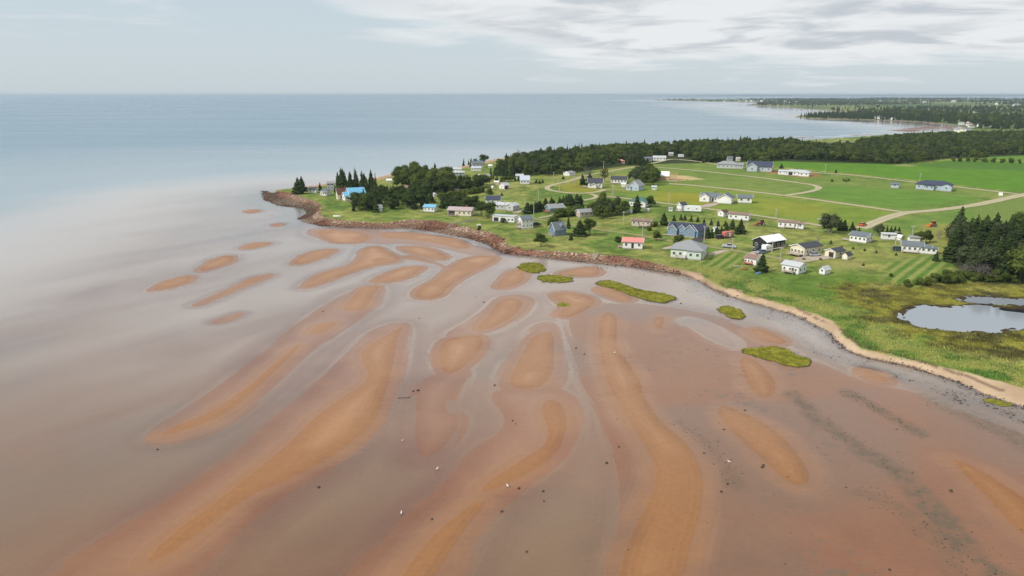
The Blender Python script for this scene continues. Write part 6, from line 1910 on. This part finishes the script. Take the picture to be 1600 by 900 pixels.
for pl, lab in ISLES:
    p = smooth_poly(PP(pl, 0.3), 2)
    if np.sum(p[:, 0] * np.roll(p[:, 1], -1) - np.roll(p[:, 0], -1) * p[:, 1]) < 0:
        p = p[::-1]
    c = p.mean(0)
    rr_ = np.linalg.norm(p - c, axis=1)
    p = p + (p - c) / rr_[:, None] * ((fbm(p[:, 0] / 1.3, p[:, 1] / 1.3, 12, 3) - 0.5) * 2.8)[:, None] * np.minimum(1, rr_ / 4)[:, None]
    n_ = len(p)
    sz0 = min(1.0, rr_.mean() / 4)
    root = empty('marsh_islet', (c[0], c[1], 0), 0, label=lab, cat='grass islet', group='marsh-grass islets')
    def ringv(k_, z_, jz):
        q_ = (p - c) * k_
        return [(a_, b2, z_ + jz * float(n2)) for (a_, b2), n2 in zip(q_, fbm((q_[:, 0] + c[0]) / 1.5, (q_[:, 1] + c[1]) / 1.5, 15, 3) - 0.5)]
    bk = ringv(1.09, -0.10, 0) + ringv(1.01, 0.05, 0.1) + ringv(0.975, 0.14 * sz0, 0.06)
    me_ = bpy.data.meshes.new('bank')
    me_.from_pydata(bk, [], [(k_ * n_ + i, k_ * n_ + (i + 1) % n_, (k_ + 1) * n_ + (i + 1) % n_, (k_ + 1) * n_ + i) for k_ in range(2) for i in range(n_)])
    obj('bank', me_, root, M_BANK)
    tp = []
    ks = (0.985, 0.96, 0.85, 0.65, 0.42, 0.2)
    for k_ in ks:
        tp += ringv(k_, (0.12 if k_ > 0.98 else 0.20 if k_ > 0.9 else 0.24) * sz0, 0.25)
    tp.append((0, 0, 0.25 * sz0))
    fs = [(k_ * n_ + i, k_ * n_ + (i + 1) % n_, (k_ + 1) * n_ + (i + 1) % n_, (k_ + 1) * n_ + i) for k_ in range(len(ks) - 1) for i in range(n_)]
    fs += [((len(ks) - 1) * n_ + i, (len(ks) - 1) * n_ + (i + 1) % n_, len(ks) * n_) for i in range(n_)]
    me_ = bpy.data.meshes.new('turf')
    me_.from_pydata(tp, [], fs)
    obj('turf', me_, root, M_ISL)
    area = abs(np.sum((p[:, 0] - c[0]) * np.roll(p[:, 1] - c[1], -1) - np.roll(p[:, 0] - c[0], -1) * (p[:, 1] - c[1]))) / 2
    nb_ = int(min(7000, area * 16))
    m2 = MB()
    for _ in range(nb_):
        i = random.randrange(n_)
        k_ = math.sqrt(random.random()) * 1.02
        q_ = (p[i] - c) * k_ + (p[(i + 1) % n_] - p[i]) * random.random() * k_
        a_ = random.random() * 6.28
        h_ = random.uniform(0.12, 0.38) * sz0
        w_ = random.uniform(0.05, 0.13)
        z_ = 0.17 * sz0
        lx, ly = random.uniform(-.15, .15), random.uniform(-.15, .15)
        m2.add([(q_[0] - w_ * math.cos(a_), q_[1] - w_ * math.sin(a_), z_ - 0.1), (q_[0] + w_ * math.cos(a_), q_[1] + w_ * math.sin(a_), z_ - 0.1), (q_[0] + lx, q_[1] + ly, z_ + h_)], [(0, 1, 2)])
    prop(obj('grass_blades', m2.mesh('grass_blades'), root, M_ISL), kind='stuff')

# ---------------------------------------------------------------- rank grass tufts along shore and marsh
sel = np.flatnonzero((Y < 300) & (X > 40) & (X < 190) & (g_dg > 0.2) & (((g_dg < 16) & (g_beach > 0.5)) | (g_ms > -4)) & (g_pd < -0.9))
pick = RNG.choice(sel, 20000)
rx, ry = X[pick] + RNG.uniform(-0.5, 0.5, len(pick)), Y[pick] + RNG.uniform(-0.5, 0.5, len(pick))
rz_ = np.array([Hq(a_, b2) for a_, b2 in zip(rx, ry)])
hh = RNG.uniform(0.12, 0.42, len(pick)) * np.where(nB[pick] > 0.55, 1.5, 0.9)
aa = RNG.uniform(0, 3.14, len(pick))
ww = RNG.uniform(0.10, 0.30, len(pick))
v_ = np.zeros((len(pick), 3, 3))
v_[:, 0] = np.stack([rx - ww * np.cos(aa), ry - ww * np.sin(aa), rz_ - 0.1], 1)
v_[:, 1] = np.stack([rx + ww * np.cos(aa), ry + ww * np.sin(aa), rz_ - 0.1], 1)
v_[:, 2] = np.stack([rx + RNG.uniform(-.25, .25, len(pick)), ry + RNG.uniform(-.25, .25, len(pick)), rz_ + hh], 1)
me_ = np_mesh('shore_grass', v_.reshape(-1, 3), np.arange(len(pick) * 3).reshape(-1, 3))
attr_c(me_, 'tone', np.repeat(land_col[pick] * RNG.uniform(1.1, 1.7, (len(pick), 1)), 3, 0))
prop(obj('shore_grass', me_, mat=vcol_material('shore_grass_blades', 0.9)), 'tall rough grass between beach, lawn and marsh ponds', 'grass', None, 'stuff')

# ---------------------------------------------------------------- air
hz = MB().box(-95000, 95000, -3000, 46000, -32, 66).mesh('haze')
M_HAZE = bpy.data.materials.new('haze_air')
M_HAZE.use_nodes = True
t = NT(M_HAZE.node_tree)
vol = t.n('ShaderNodeVolumePrincipled', {'Color': (0.72, 0.86, 1.0, 1), 'Density': 0.00006, 'Anisotropy': 0.2})
mo = t.n('ShaderNodeOutputMaterial')
t.t.links.new(vol.outputs[0], mo.inputs['Volume'])
prop(obj('haze', hz, mat=M_HAZE), 'thin pale sea haze over the whole bay', 'haze', None, 'stuff')
